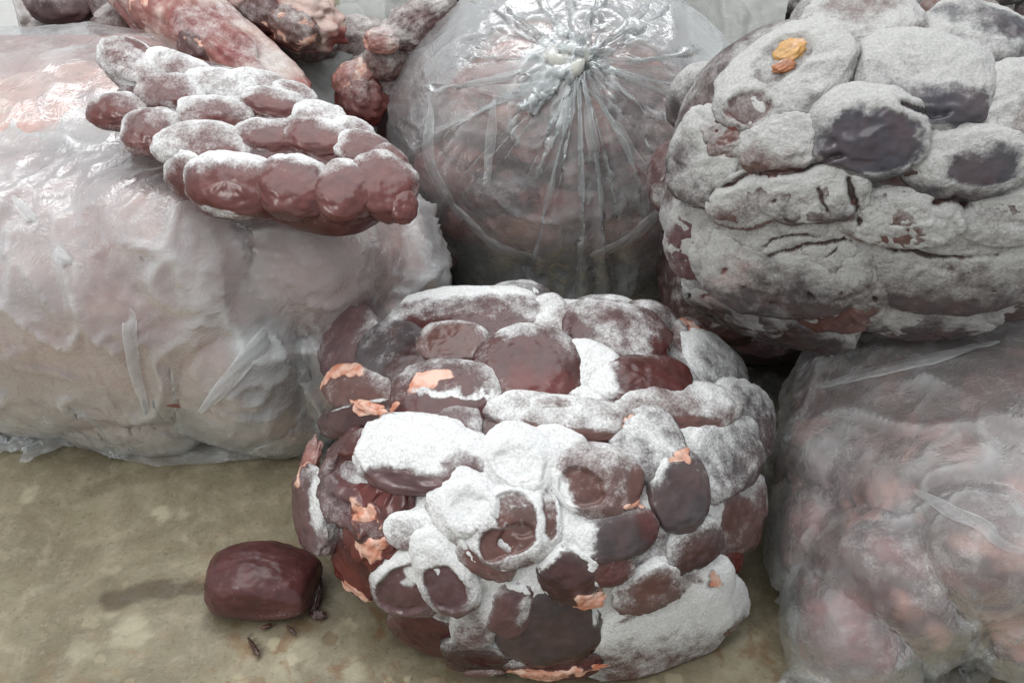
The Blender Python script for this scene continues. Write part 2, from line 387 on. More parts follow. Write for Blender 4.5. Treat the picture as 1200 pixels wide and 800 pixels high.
def patch_frames(env, pats):
    out = []
    for (px, py, rx, ry, ang, kind, amt) in pats:
        P = env.hit(px, py); Rm = frame_from(env.normal(P) * 0.5 + unit(CAM - P) * 0.5, math.cos(R_(ang)) * RT + math.sin(R_(ang)) * UP); dd = depth_of(P) / FPX
        out.append((P, Rm, np.array([rx * dd, ry * dd, max(rx, ry, 25) * dd * 1.3]), kind, amt))
    return out
def make_block(name, label, cat, env, kids, extra_patches, shell, mat, seed0, zmin=None, fill=0, bare=0.0, cracks=(), group=None, grid=(210, 330), kgrid=None, wr=0.0, grow=1.05):
    fatp = [p for p in extra_patches if p[5] == 'fat']; fatp = patch_frames(env, fatp)
    base = np.array([env.c[0], env.c[1], env.c[2] - env.rad[2] if zmin is None else zmin])
    root = thing(name, label, cat, base, group)
    poses = []
    for i, k in enumerate(kids):
        C, Rm, rad, n, co = kidney_pose(env, k, grow=grow)
        o = k[8] if len(k) > 8 else {}
        W, f, col, mk = lump_mesh(C, Rm, rad, seed0 + i, k[5], k[6], k[7] if len(k) > 7 else (), boxy=o.get('boxy', (0.93, .84, .88, .80, .96)[i % 5]), bend=o.get('bend', (.0, .08, -.08, .05)[i % 4]),
                                  amp=o.get('amp', 0.075) * 1.25, freq=o.get('freq', (1.5, 1.9, 1.3)[i % 3]), ridge=o.get('ridge', 0.0), zmin=zmin, grid=kgrid, wr=wr, cob=co, fatp=fatp, rimf=o.get('rimf', 0.55 if (shell.get('zone') and shell['zone'](np.array([k[0]], float), np.array([k[1]], float))[0] > .5) else 0.28))
        if cracks: W, col, mk = apply_cracks(W, col, mk, cracks, np.tile(n, (len(W), 1)))
        kn = mesh_obj("kidney", W, f, mat, root, origin=C, base=col, mask=mk)
        if o.get('label'): kn["label"] = o['label']
        poses.append((C, Rm, np.array([rad[0], rad[1], co * shell.get('sink', 0.50)])))
    # kidneys round the sides the camera does not face
    rs = np.random.RandomState(seed0 + 500)
    view = unit(CAM - env.c); cnt = 0; tries = 0; made = [p[0] for p in poses]
    while cnt < fill and tries < 600:
        tries += 1
        D = unit(rs.normal(size=3))
        if np.dot(D, view) > 0.15 or D[2] < -0.35: continue
        P = env.c + D * env.tdir(D[None])[0]
        if min(np.linalg.norm(P - m_) for m_ in made) < 0.065: continue
        n = env.normal(P); Rm = frame_from(n, rs.normal(size=3))
        rad = np.array([rs.uniform(.04, .052), rs.uniform(.028, .036), rs.uniform(.024, .03)]); C = P - n * rad[2] * 0.45
        W, f, col, mk = lump_mesh(C, Rm, rad, seed0 + 900 + cnt, rs.choice(['mar', 'gry', 'brn']), rs.uniform(0.35, 0.7), bend=0.12, zmin=zmin, grid=(SD, SF))
        mesh_obj("kidney", W, f, mat, root, origin=C, base=col, mask=mk); made.append(P); poses.append((C, Rm, rad)); cnt += 1
    # the mass of ice and flesh between them
    d, f = polar_grid(grid[0], grid[1], 1.25)
    D = d @ frame_from(view, RT).T
    te = env.tdir(D) * shell['inset']
    K = shell.get('k', 0.006); ts = [te]
    for (C, Rm, rad) in poses:
        rr = rad * shell.get('hug', 0.95); o_ = ((env.c - C) @ Rm) / rr; d_ = (D @ Rm) / rr
        A = (d_ * d_).sum(1); B = d_ @ o_; Cc = (o_ * o_).sum() - 1; disc = B * B - A * Cc
        ts.append(np.where(disc > 0, (-B + np.sqrt(np.maximum(disc, 0))) / A, -1.0))
    ts = np.stack(ts); mx = ts.max(0)
    t = mx + K * np.log(np.exp((ts - mx) / K).sum(0)) - K * 0.35
    zn = np.zeros(len(D))
    if shell.get('zone'):
        W0 = env.c + D * t[:, None]; dp = (W0 - CAM) @ FW
        zn = shell['zone'](600 + FPX * (W0 - CAM) @ RT / dp + 14 * fbm(W0 * 25, 2), 400 - FPX * (W0 - CAM) @ UP / dp + 14 * fbm(W0 * 25 + 7, 2))
        ts2 = ts.copy(); ts2[0] *= shell['zinset'] / shell['inset']; K2 = shell['zk']; mx2 = ts2.max(0)
        t2 = mx2 + K2 * np.log(np.exp((ts2 - mx2) / K2).sum(0)) - K2 * 0.35
        t = t * (1 - zn) + t2 * zn
    W = env.c + D * t[:, None]
    for k, (C, Rm, rad) in zip(kids, poses):          # ice stays out of the hollow pieces
        if any(f_[0] == 'cut' for f_ in (k[7] if len(k) > 7 else ())):
            L = (W - C) @ Rm; e = (L[:, 0] / rad[0]) ** 2 + (L[:, 1] / rad[1]) ** 2
            W = W - np.outer(0.011 * sstep(.90, .62, e) * (L[:, 2] > -.02), Rm[:, 2])
    fr = np.full(len(W), shell['frost']) * (1 - zn) + zn * shell.get('zfrost', .9)
    fr = fr + 0.55 * fbm(W * 14 + seed0, 3)
    col = np.tile(np.array(TINT[shell.get('tint', 'mar')]), (len(W), 1)); fat = np.zeros(len(W)); dz = np.zeros(len(W))
    Wq = W + 0.010 * np.stack([fbm(W * 45, 2), fbm(W * 45 + 9, 2), fbm(W * 45 + 19, 2)], -1)
    for (px, py, rx, ry, ang, kind, amt) in extra_patches:
        P = env.hit(px, py); Rm = frame_from(env.normal(P) * 0.5 + unit(CAM - P) * 0.5, math.cos(R_(ang)) * RT + math.sin(R_(ang)) * UP); dd = depth_of(P) / FPX
        L = (Wq - P) @ Rm; e = (L[:, 0] / (rx * dd)) ** 2 + (L[:, 1] / (ry * dd)) ** 2 + (L[:, 2] / (max(rx, ry) * dd * 1.3)) ** 2
        g = sstep(1.3, 0.6, e)
        if kind == 'frost': fr = fr * (1 - g) + amt * g; dz += (0.0018 if amt >= 1.0 else 0.0005) * g
        elif kind == 'fat': fat = np.maximum(fat, amt * g); fr *= 1 - 0.9 * g
        elif kind == 'bump': dz += amt * np.exp(-e)
        else: col = col * (1 - g[:, None]) + np.array(TINT[kind]) * g[:, None]; fr = fr * (1 - g) + amt * g
    fr = fr + 0.42 * (D[:, 2] - 0.12) * np.clip(fr, 0, 1)
    amp = shell.get('rough', 0.0022)
    W = W + D * (amp * fbm(W * 40 + 2, 3) + amp * 0.5 * fbm(W * 190, 2) * sstep(0.2, 0.6, fr) + dz)[:, None]
    if shell.get('wrinkle'):
        Wd = W + 0.03 * np.stack([fbm(W * 11, 2), fbm(W * 11 + 9, 2), fbm(W * 11 + 19, 2)], -1)
        l1 = np.exp(-np.abs(perlin(Wd * np.array([9, 9, 30]) + 3)) / .045) * sstep(-.1, .25, fbm(W * 9 + 61, 2)); l2 = np.exp(-np.abs(perlin(Wd * np.array([26, 26, 48]) + 13)) / .06) * sstep(0, .3, fbm(W * 12 + 71, 2))
        lw = np.clip(l1 + .6 * l2, 0, 1) * zn; W = W - D * (shell['wrinkle'] * lw)[:, None] + D * (zn * .0035 * fbm(W * 28 + 5, 3))[:, None]
        fr = fr * (1 - .55 * lw ** 2); 
    mk = np.stack([np.clip(fr, 0, 1), fat, 0 * fr], -1)
    if cracks: W, col, mk = apply_cracks(W, col, mk, cracks, D)
    if zmin is not None: W[:, 2] = np.maximum(W[:, 2], zmin + 0.001)
    mesh_obj("ice_mass", W, f, mat, root, base=np.clip(col, 0, 1), mask=mk)
    return root, poses
def apply_cracks(W, col, mk, cracks, N):
    W = W.copy(); col = col.copy(); mk = mk.copy()
    q = W + 0.004 * np.stack([fbm(W * 70, 2), fbm(W * 70 + 5, 2), fbm(W * 70 + 11, 2)], -1)
    for (pts, wd, dep) in cracks:
        best = np.full(len(W), 9.0)
        nv = unit(CAM - pts.mean(0))
        for a, b in zip(pts[:-1], pts[1:]):
            ab = b - a; t = np.clip(((q - a) @ ab) / (ab @ ab), 0, 1)
            r_ = q - a - t[:, None] * ab; al = r_ @ nv; r_ = r_ - al[:, None] * nv
            best = np.minimum(best, np.linalg.norm(r_, axis=1) + np.maximum(np.abs(al) - .03, 0))
        g = np.exp(-(best / wd) ** 2)
        W -= N * (dep * g)[:, None]
        mk[:, 0] = mk[:, 0] * (1 - 0.85 * sstep(0.35, 0.9, g)); col = col * (1 - 0.5 * sstep(0.3, 0.9, g))[:, None]
    return W, col, mk
def fat_bit(root, P, n, rx, ry, ang, seed, tint='org', fat=0.9, th=0.4, frost=0.05, ridge=0.25, name="fat_scrap"):
    ks = [c_ for c_ in root.children if c_.name.startswith('kidney')]
    if name == 'fat_scrap' and ks and len(ks) > 3: root = min(ks, key=lambda c_: np.linalg.norm(world_loc(c_) - P))
    d = depth_of(P) / FPX
    Rm = frame_from(unit(n * 0.6 + unit(CAM - P) * 0.4), math.cos(R_(ang)) * RT + math.sin(R_(ang)) * UP)
    rad = np.array([rx * d, ry * d, th * min(rx, ry) * d])
    W, f, col, mk = lump_mesh(P, Rm, rad, seed, tint, frost, amp=0.32, freq=1.9, ridge=ridge * .3, boxy=.9, grid=(SD, SF), zmin=0.0)
    mk[:, 1] = fat
    return mesh_obj(name, W, f, M_KID, root, origin=P, base=col, mask=mk)

# ---- front block ---------------------------------------------------------------------------------
ENV_F = Envelope((0.022, 0.625, 0.122), (0.203, 0.185, 0.128), frame_from((0, -0.10, 1.0), RT), 2.5)
KF_ = [
 # px, py, rx, ry, angle, tint, frost, features, options
 (545, 366, 88, 33, -3, 'mar', .55, [('bare', -.05, -.55, .95, .38, 0, .85), ('frost', .0, .6, .9, .4, 0, .9)], dict(th=.5, boxy=.85)),
 (408, 404, 42, 40, 40, 'pur', .34, [('bare', -.2, -.6, .6, .4, 0, .7)], dict()),
 (460, 412, 46, 38, 38, 'gry', .24, [('tint', .3, -.55, .8, .35, 0, 'drk')], dict(th=.85, push=.3, amp=.04, label='dark slate grey glossy kidney')),
 (529, 399, 39, 24, -8, 'brn', .72, [('bare', .1, .0, .62, .6, 0, .75), ('rim', .0, .0, .85, .85, 0, .06)], dict(boxy=.85)),
 (622, 426, 62, 48, -28, 'mar', .36, [('bare', .25, -.35, .85, .62, 15, .85), ('frost', -.45, .55, .4, .3, 0, .6), ('tint', .3, -.45, .6, .35, 20, 'red')], dict(th=.75, bend=-.12, amp=.05, push=.3)),
 (520, 459, 60, 40, -2, 'mar', .55, [('bare', .0, -.55, 1.1, .42, 0, .95), ('fat', -.22, .16, .3, .17, 35, 1.0), ('frost', .25, -.08, .7, .06, -5, .9), ('bare', .35, .3, .4, .35, 0, .4)], dict(th=.8, boxy=.82, push=.3, amp=.05)),
 (643, 370, 25, 25, 0, 'brn', .75, [], dict(th=.8)),
 (722, 386, 60, 34, -12, 'mar', .66, [('bare', -.7, -.3, .28, .5, 30, .8), ('bare', .75, -.45, .22, .4, 0, .9), ('bare', -.2, .2, .35, .2, 0, .35)], dict(amp=.09)),
 (828, 417, 47, 29, -28, 'brn', .30, [('fat', -.55, .25, .3, .16, -20, .75), ('bare', .6, -.3, .5, .5, 0, .9), ('tint', .7, -.3, .4, .4, 0, 'red')], dict(th=.75, push=.3)),
 (752, 444, 58, 31, 10, 'mar', .28, [('frost', -.75, .1, .38, .7, 0, .95), ('bare', .45, .0, .62, .9, 0, .9), ('fat', -.12, -.8, .2, .16, 0, .9)], dict(th=.8, boxy=.88, push=.32, amp=.04)),
 (690, 425, 26, 40, 70, 'brn', .95, [], dict(th=.6)),
 (658, 485, 84, 25, -8, 'brn', .80, [('bare', .1, -.75, 1.0, .3, 0, .85), ('fat', .86, -.25, .14, .4, 0, 1.0), ('bare', -.05, .35, .12, .25, 0, .6)], dict(th=.7, boxy=.85)),
 (800, 474, 66, 30, 12, 'brn', .86, [('bare', -.3, -.75, .7, .35, 0, .9)], dict(th=.6)),
 (842, 430, 40, 40, 0, 'gry', .8, [], dict(th=.7)),
 (421, 462, 46, 32, -35, 'brn', .45, [('fat', -.55, .35, .5, .3, 30, .85), ('bare', .35, -.1, .4, .4, 0, .6)], dict(amp=.10, th=.6)),
 (415, 489, 42, 21, -6, 'drk', .20, [('frost', .1, .55, .8, .12, 5, .7)], dict(th=.8)),
 (492, 532, 74, 46, -12, 'pur', 1.15, [('bare', .15, -.72, .8, .36, -5, .95), ('bare', .66, -.30, .40, .40, 30, .75)], dict(out=.42, rimf=.45, amp=.09, th=.7)),
 (424, 566, 52, 54, 60, 'mar', .16, [('tint', .0, -.1, .6, .5, 0, 'red'), ('dent', .05, .2, .18, .35, 20, .25), ('dent', -.4, -.1, .12, .4, 15, .16), ('tint', -.5, .2, .4, .5, 0, 'pur')], dict(ridge=.20, amp=.12, th=.75, label='dark red wrinkled kidney')),
 (362, 600, 20, 46, 4, 'pur', .42, [('frost', .5, .2, .3, .5, 0, .7)], dict(amp=.12)),
 (435, 622, 34, 36, 50, 'red', .14, [('fat', .0, .0, .75, .4, 60, .75)], dict(ridge=.22, amp=.14, th=.6)),
 (415, 660, 33, 30, -20, 'mar', .26, [('tint', 0, -.4, .8, .5, 0, 'red')], dict(ridge=.12, amp=.12)),
 (481, 620, 30, 22, 4, 'pur', 1.0, [], dict(th=.75)),
 (535, 497, 28, 22, 10, 'pur', .60, [], dict(th=.6)),
 (611, 536, 46, 37, -35, 'brn', 1.15, [('rim', -.05, -.25, .5, .42, 0, .10), ('dent', -.05, -.25, .3, .25, 0, .12)], dict(out=.42, rimf=.45, amp=.09, th=.75)),
 (655, 518, 34, 22, -25, 'brn', .92, [], dict()),
 (700, 560, 53, 42, -10, 'brn', .60, [('cut', -.28, -.30, .40, .40, -20, .18), ('rim', -.28, -.30, .5, .48, -20, .05), ('bare', .82, -.15, .24, .6, 10, .95), ('frost', -.7, -.5, .3, .5, 30, 1.0)], dict(out=.42, rimf=.45, th=.7, amp=.05, push=.3)),
 (545, 592, 40, 42, 40, 'brn', 1.12, [('dent', .05, -.15, .3, .25, 0, .14), ('rim', .05, -.15, .5, .45, 0, .08)], dict(out=.42, rimf=.45, th=.7)),
 (600, 615, 56, 46, 18, 'brn', 1.05, [('cut', .10, .26, .28, .46, 10, .20), ('cut', -.34, -.26, .34, .28, 30, .20), ('cut', .02, -.25, .26, .26, 0, .20), ('cut', .68, -.02, .15, .52, -12, .16)], dict(out=.42, rimf=.45, th=.6, amp=.05, push=.28)),
 (570, 650, 36, 24, -25, 'brn', .88, [('bare', .1, .0, .6, .4, 10, .5)], dict(amp=.1)),
 (482, 684, 45, 42, 40, 'pur', .98, [('cut', -.12, -.02, .66, .54, 10, .22), ('frost', .2, .15, .22, .22, 0, .9)], dict(out=.42, rimf=.45, th=.65, push=.3)),
 (520, 672, 34, 54, 22, 'pur', 1.12, [('cut', -.1, -.25, .50, .40, 0, .22), ('frost', -.8, -.3, .25, .7, 0, 1.1)], dict(out=.42, rimf=.45, th=.6, push=.3)),
 (556, 728, 27, 33, -10, 'pur', 1.12, [], dict(th=.7)),
 (642, 735, 62, 48, 18, 'gry', .12, [('tint', .5, -.7, .8, .3, 0, 'drk'), ('frost', .78, .1, .06, .2, -30, 1.0), ('tint', -.4, -.7, .6, .3, 0, 'drk')], dict(th=.75, amp=.07, push=.25, label='large dark grey kidney with bare wet surface')),
 (600, 716, 24, 30, -15, 'pur', .42, [('frost', .3, .2, .3, .4, 0, .75)], dict(th=.7, push=.2)),
 (667, 675, 32, 34, 40, 'drk', .20, [('frost', -.1, .85, .5, .3, 0, .9)], dict(th=.7, push=.25)),
 (724, 628, 47, 28, 14, 'gry', .34, [('frost', -.75, .2, .4, .55, 0, .85), ('tint', .75, .1, .4, .8, 0, 'mar'), ('bare', .4, -.1, .55, .7, 0, .7), ('bare', -.3, -.8, .7, .25, 0, .8)], dict(th=.8, boxy=.85, push=.3, amp=.05)),
 (714, 664, 28, 22, 10, 'mar', .38, [], dict(th=.6)),
 (797, 572, 34, 46, 4, 'gry', .34, [('fat', -.05, .72, .32, .2, 15, .95), ('bare', .0, -.3, .9, .7, 0, .75), ('frost', -.6, .6, .35, .5, 0, .8)], dict(th=.85, push=.25, amp=.04, label='dark grey kidney with an orange fat spot')),
 (760, 520, 40, 42, 20, 'gry', .82, [], dict(amp=.1, th=.7)),
 (848, 530, 48, 48, 20, 'gry', .84, [('dent', .0, -.1, .5, .5, 0, .08)], dict(amp=.11, th=.55)),
 (880, 490, 30, 46, 10, 'gry', .84, [], dict(amp=.12, th=.6)),
 (868, 600, 34, 46, -5, 'brn', .88, [('bare', -.3, .1, .35, .3, 0, .5)], dict(amp=.12, th=.55)),
 (815, 640, 34, 26, 15, 'drk', .52, [], dict(amp=.14, th=.6)),
 (857, 654, 20, 17, 25, 'red', .04, [], dict(amp=.1, th=.6, push=.1)),
 (770, 738, 100, 56, 22, 'brn', 1.15, [('bare', .3, .62, .3, .12, 10, .75), ('bare', -.05, .55, .2, .1, 40, .6)], dict(amp=.08, th=.42, boxy=.8)),
 (840, 708, 36, 40, 50, 'brn', 1.1, [], dict(amp=.1, th=.5)),
 (760, 690, 40, 24, 20, 'brn', .78, [('bare', .2, .2, .5, .3, 20, .6)], dict(amp=.12, th=.5)),
 (500, 742, 44, 24, -20, 'mar', .14, [], dict(amp=.1, th=.6)),
 (560, 772, 40, 18, -12, 'drk', .25, [], dict(amp=.14, th=.6)),
 (650, 783, 52, 14, 6, 'mar', .15, [('fat', -.3, -.2, .6, .5, 0, .6)], dict(amp=.14, th=.6)),
]
PATCH_F = [(640, 660, 60, 50, 20, 'frost', 1.1), (520, 640, 60, 60, 0, 'frost', 1.0), (590, 560, 60, 30, 0, 'frost', .9), (770, 720, 110, 70, 20, 'frost', 1.1), (690, 610, 40, 40, 0, 'frost', 1.0),
           (860, 560, 60, 90, 0, 'frost', .85), (700, 350, 110, 20, 0, 'frost', .7), (690, 440, 36, 36, 0, 'frost', .85), (800, 480, 70, 30, 10, 'frost', .95), (690, 505, 60, 14, -5, 'drk', .1),
           (540, 515, 26, 20, 0, 'drk', .2), (400, 440, 40, 60, 0, 'mar', .25), (380, 640, 50, 60, 0, 'mar', .2), (520, 765, 90, 24, -15, 'drk', .12), (640, 785, 70, 16, 5, 'red', .1), (780, 510, 40, 16, 10, 'drk', .15),
           (775, 655, 60, 30, 10, 'drk', .5), (700, 790, 60, 12, 15, 'pnk', .4)]
KF_ = [k if k[:2] not in ((770, 738), (840, 708)) else k[:6] + (1.7,) + k[7:] for k in KF_]
KF_ = [k[:6] + ((k[6] * .62 if k[6] < .9 else k[6] * .78 if k[6] < 1.1 else k[6] * .80),) + k[7:] for k in KF_]
PATCH_F += [(396, 452, 22, 12, 50, 'fat', .9), (432, 478, 34, 7, -28, 'fat', .85), (455, 487, 22, 7, 20, 'fat', .8), (372, 545, 9, 34, -22, 'fat', .6), (440, 640, 20, 9, 62, 'fat', .8), (424, 684, 26, 9, -18, 'fat', .85),
    (690, 700, 20, 12, 12, 'fat', .9), (741, 592, 15, 6, 15, 'fat', .85), (797, 532, 11, 9, 30, 'fat', .9), (826, 672, 13, 10, 0, 'fat', .8), (640, 785, 60, 7, 8, 'fat', .7), (425, 610, 10, 30, 10, 'fat', .5)]
blkF, poseF = make_block("frozen_kidney_block", "rounded frozen block of dark red kidneys packed with white frost, front centre on the floor", "meat block", ENV_F, KF_, PATCH_F,
    dict(inset=.970, frost=.38, k=.0030, hug=.94, rough=.0026, zone=lambda x, y: np.maximum(sstep(560, 625, y) * sstep(445, 500, x) * sstep(925, 880, x), sstep(830, 870, x)), zinset=.976, zk=.0055, zfrost=.92), M_KID, 100, zmin=0.0, fill=16, kgrid=FD, grow=1.11)
for i, (px, py, rx, ry, ang, fat, tint, rdg) in enumerate([
    (396, 452, 20, 11, 50, .9, 'org', .3), (440, 480, 26, 7, -24, .8, 'org', .3), (366, 540, 14, 30, -22, .3, 'pnk', .35), (436, 642, 18, 8, 62, .75, 'org', .4), (420, 686, 20, 8, -18, .7, 'org', .35),
    (690, 700, 19, 12, 12, .95, 'org', .35), (797, 531, 11, 9, 30, .9, 'org', .3), (826, 672, 13, 11, 0, .75, 'pnk', .15), (590, 772, 13, 9, 40, .4, 'brn', .4), (566, 786, 24, 6, 12, .4, 'brn', .5), (670, 782, 40, 6, 14, .65, 'org', .3)]):
    P = ENV_F.hit(px, py); n = ENV_F.normal(P)
    if P[2] < 0.006: P = P + np.array([0, 0, 0.006 - P[2]])
    fat_bit(blkF, P + n * 0.002, n, rx, ry, ang, 300 + i, tint, fat * .72, ridge=rdg, frost=.2)

# ---- heavily frosted block on the right ----------------------------------------------------------
C_R = at_depth(1035, 205, 0.88)
ENV_R = Envelope(C_R, (0.222, 0.135, 0.155), frame_from(unit((0.05, -0.30, 1.0)), unit((1, -0.10, 0.08))), 2.6)
KR_ = [
 (917, 88, 84, 54, 32, 'gry', .92, [('dent', .1, .2, .34, .3, 20, .12), ('bare', .12, .18, .36, .3, 20, .5), ('dent', -.52, -.15, .25, .3, 0, .10), ('bare', -.52, -.15, .24, .3, 0, .75), ('tint', -.5, -.15, .3, .3, 0, 'brn')], dict(th=.75, amp=.09)),
 (1012, 22, 62, 40, 10, 'brn', .85, [('bare', .1, .3, .6, .4, 0, .4)], dict(amp=.1)),
 (1150, 36, 64, 32, -22, 'blu', .72, [('bare', .05, .2, .8, .35, 0, .75), ('bump', 0, 0, .6, .5, 0, .05)], dict(th=.8, push=.3)),
 (1086, 88, 78, 54, -18, 'blu', .88, [('bare', .42, -.40, .44, .36, 12, .85)], dict(th=.8, push=.3, amp=.05)),
 (1018, 152, 70, 54, -12, 'blu', .88, [('bare', .10, -.22, .66, .50, 18, .95), ('rim', .1, -.2, .8, .7, 18, .04)], dict(th=.8, push=.28, amp=.05, label='frosted kidney with a bare slate blue patch')),
 (1136, 190, 72, 44, 0, 'blu', .95, [('bare', .2, .05, .42, .46, 0, .75)], dict(th=.7, amp=.08)),
 (1190, 120, 46, 50, 0, 'brn', .9, [], dict(th=.7)),
 (912, 170, 46, 36, 14, 'brn', 1.0, [], dict(amp=.12, th=.7)),
 (822, 186, 42, 56, -15, 'gry', .92, [], dict(amp=.1, th=.8)),
 (860, 150, 40, 30, 20, 'brn', .9, [('bare', .0, -.2, .4, .2, 0, .7)], dict(amp=.12)),
 (812, 283, 36, 46, -15, 'pur', .56, [('bare', .1, .0, .6, .65, 0, .6), ('frost', -.6, -.7, .6, .4, 0, .9)], dict(th=.8, push=.3)),
 (955, 226, 60, 36, 14, 'gry', .95, [], dict(amp=.1, th=.7)),
 (880, 234, 52, 34, 25, 'brn', .95, [], dict(amp=.12, th=.6)),
 (916, 318, 100, 58, 12, 'gry', .98, [('tint', -.6, .1, .4, .3, 20, 'pnk')], dict(amp=.04, th=.5, boxy=.85)),
 (860, 360, 66, 32, -20, 'gry', 1.0, [('tint', -.5, .3, .3, .4, 0, 'pnk')], dict(amp=.1, th=.6)),
 (986, 352, 46, 48, 70, 'brn', .92, [('bare', .3, .2, .5, .4, 0, .35)], dict(amp=.08, th=.7, ridge=.06)),
 (1056, 258, 66, 34, -4, 'brn', .95, [], dict(amp=.09, th=.7)),
 (1120, 318, 108, 54, 8, 'gry', .98, [], dict(amp=.05, th=.5, boxy=.85)),
 (1180, 255, 60, 34, 0, 'gry', .95, [], dict(amp=.08, th=.6)),
 (1080, 372, 80, 30, 6, 'gry', 1.0, [('bare', .3, -.5, .4, .3, 0, .3)], dict(amp=.1, th=.6)),
 (1190, 345, 40, 34, 12, 'gry', .95, [], dict(amp=.1)),
 (930, 386, 70, 24, -4, 'gry', .95, [], dict(amp=.12, th=.6)),
]
def cpath(env, pts):
    out = []
    for (x, y) in pts:
        P = env.hit(x, y); out.append(P + unit(CAM - P) * 0.006)
    return np.array(out)
KR_ = [k[:6] + (k[6] * (.90 if k[1] < 215 else 1.22),) + k[7:] for k in KR_]
CR = [(cpath(ENV_R, pts), wd, dp) for pts, wd, dp in [
    ([(806, 348), (850, 318), (900, 300), (945, 288), (990, 284)], .0022, .004), ([(990, 284), (1050, 296), (1130, 303), (1195, 296)], .0022, .004), ([(880, 300), (905, 280), (960, 276)], .0016, .003),
    ([(868, 350), (905, 356), (950, 352)], .0030, .006), ([(948, 348), (952, 372)], .0026, .005), ([(995, 212), (1002, 240), (1006, 262)], .003, .006), ([(985, 345), (990, 372)], .0016, .003),
    ([(1026, 352), (1030, 375)], .0022, .004), ([(812, 352), (840, 345), (870, 338)], .0018, .003), ([(905, 235), (925, 262)], .0018, .003), ([(960, 222), (968, 250)], .002, .004), ([(1100, 240), (1120, 232), (1130, 240)], .004, .008),
    ([(890, 205), (940, 200), (985, 182)], .003, .006), ([(830, 228), (880, 205)], .003, .006), ([(1060, 118), (1090, 135), (1110, 130)], .0025, .005), ([(920, 330), (985, 290)], .0012, .002), ([(1140, 350), (1165, 340)], .0015, .003)]]
blkR, poseR = make_block("frozen_kidney_block", "grey frosted kidney block with slate blue bare patches, stacked high at the upper right", "meat block", ENV_R, KR_,
    [ (986, 235, 16, 30, 10, 'brn', .3), (1128, 235, 16, 10, 0, 'drk', .2), (850, 155, 24, 8, 20, 'red', .1), (1190, 78, 12, 30, 20, 'red', .2)],
    dict(inset=.955, frost=.42, k=.0030, hug=.95, rough=.0028, tint='drk', zone=lambda x, y: sstep(215, 260, y + .05 * (1000 - x)), zinset=1.012, zk=.011, zfrost=.86, sink=1.0, wrinkle=.0034), M_GREY, 1000, fill=10, cracks=CR, kgrid=RD, wr=0.0022, grid=(290, 440))
P = ENV_R.hit(926, 62); fat_bit(blkR, P + unit(CAM - P) * 0.012, ENV_R.normal(P), 20, 15, 30, 1501, (0.55, 0.30, 0.08), .35, th=.6, frost=.1)
P = ENV_R.hit(918, 78); fat_bit(blkR, P + unit(CAM - P) * 0.012, ENV_R.normal(P), 13, 8, 10, 1502, (0.40, 0.14, 0.05), .25, th=.6, frost=.1)

# ---- kidney slab lying on the left bag -----------------------------------------------------------
A_ = at_z(118, 80, 0.385); B_ = at_z(482, 222, 0.375); C_S = (at_z(298, 166, 0.372))
ENV_S = Envelope(C_S, (0.212, 0.088, 0.036), frame_from((0.0, -0.22, 1.0), unit(B_ - A_)), 3.0)
KS_ = [
 (134, 127, 32, 21, -5, 'brn', .62, [('bare', .1, -.5, .8, .4, 0, .7)], {}), (174, 150, 33, 26, 0, 'brn', .62, [('bare', 0, -.5, .7, .4, 0, .6)], {}),
 (240, 168, 58, 26, -8, 'brn', .66, [('bare', .6, -.5, .4, .4, 0, .7)], {}), (270, 214, 55, 37, -10, 'mar', .42, [('frost', -.3, .65, .7, .35, 0, .85), ('bare', 0, -.4, .9, .45, 0, .75), ('frost', -.1, -.85, .4, .1, -10, .8)], dict(th=.75)),
 (344, 214, 46, 36, -16, 'mar', .34, [('frost', -.1, .7, .6, .3, 0, .8), ('bare', 0, -.45, .9, .5, 0, .7)], dict(th=.75)), (405, 218, 38, 36, -30, 'mar', .32, [('bare', 0, -.45, .9, .5, 0, .7), ('frost', 0, .7, .6, .25, 0, .7)], dict(th=.75)),
 (447, 212, 42, 36, -40, 'mar', .32, [('frost', 0, .6, .6, .3, 0, .7), ('bare', 0, -.5, .8, .4, 0, .6)], dict(th=.75)), (474, 240, 17, 19, 0, 'mar', .2, [], {}),
 (200, 105, 40, 20, -4, 'brn', .72, [('bare', .5, -.6, .4, .3, 0, .8)], {}), (250, 130, 44, 21, -6, 'brn', .72, [('bare', .4, -.6, .5, .3, 0, .7)], {}), (312, 158, 40, 19, -10, 'mar', .6, [('bare', .2, -.5, .8, .5, 0, .8)], {}),
 (372, 158, 42, 21, -10, 'mar', .55, [('bare', .1, -.5, .9, .5, 0, .8)], {}), (425, 172, 34, 20, -18, 'mar', .55, [('bare', .1, -.5, .8, .4, 0, .6)], {}),
 (160, 72, 44, 26, -40, 'pur', .78, [('bare', .1, .55, .5, .25, 0, .8)], dict(amp=.12)), (255, 95, 44, 16, -10, 'brn', .82, [], {}), (322, 118, 40, 17, -14, 'mar', .72, [('bare', .1, -.5, .8, .45, 0, .8)], {}),
 (374, 134, 32, 16, -10, 'brn', .8, [], {}), (210, 76, 40, 18, -28, 'pur', .85, [], {}), (300, 93, 36, 12, -10, 'pur', .8, [], {}), (345, 106, 26, 12, -25, 'brn', .7, [], {}), (415, 150, 26, 14, -30, 'brn', .75, [], {}),
 (455, 186, 22, 18, -45, 'mar', .55, [], {}),
 (215, 205, 26, 24, -50, 'mar', .55, [], {}),
]
KS_ = [(k[0], k[1], k[2] * 1.02, k[3] * 1.06, k[4], 'slb', k[6] * .70) + ([tuple(f_[:6]) + (f_[6] * .72,) if f_[0] == 'frost' else f_ for f_ in k[7]], dict(k[8], out=.44, rimf=.62)) for k in KS_]
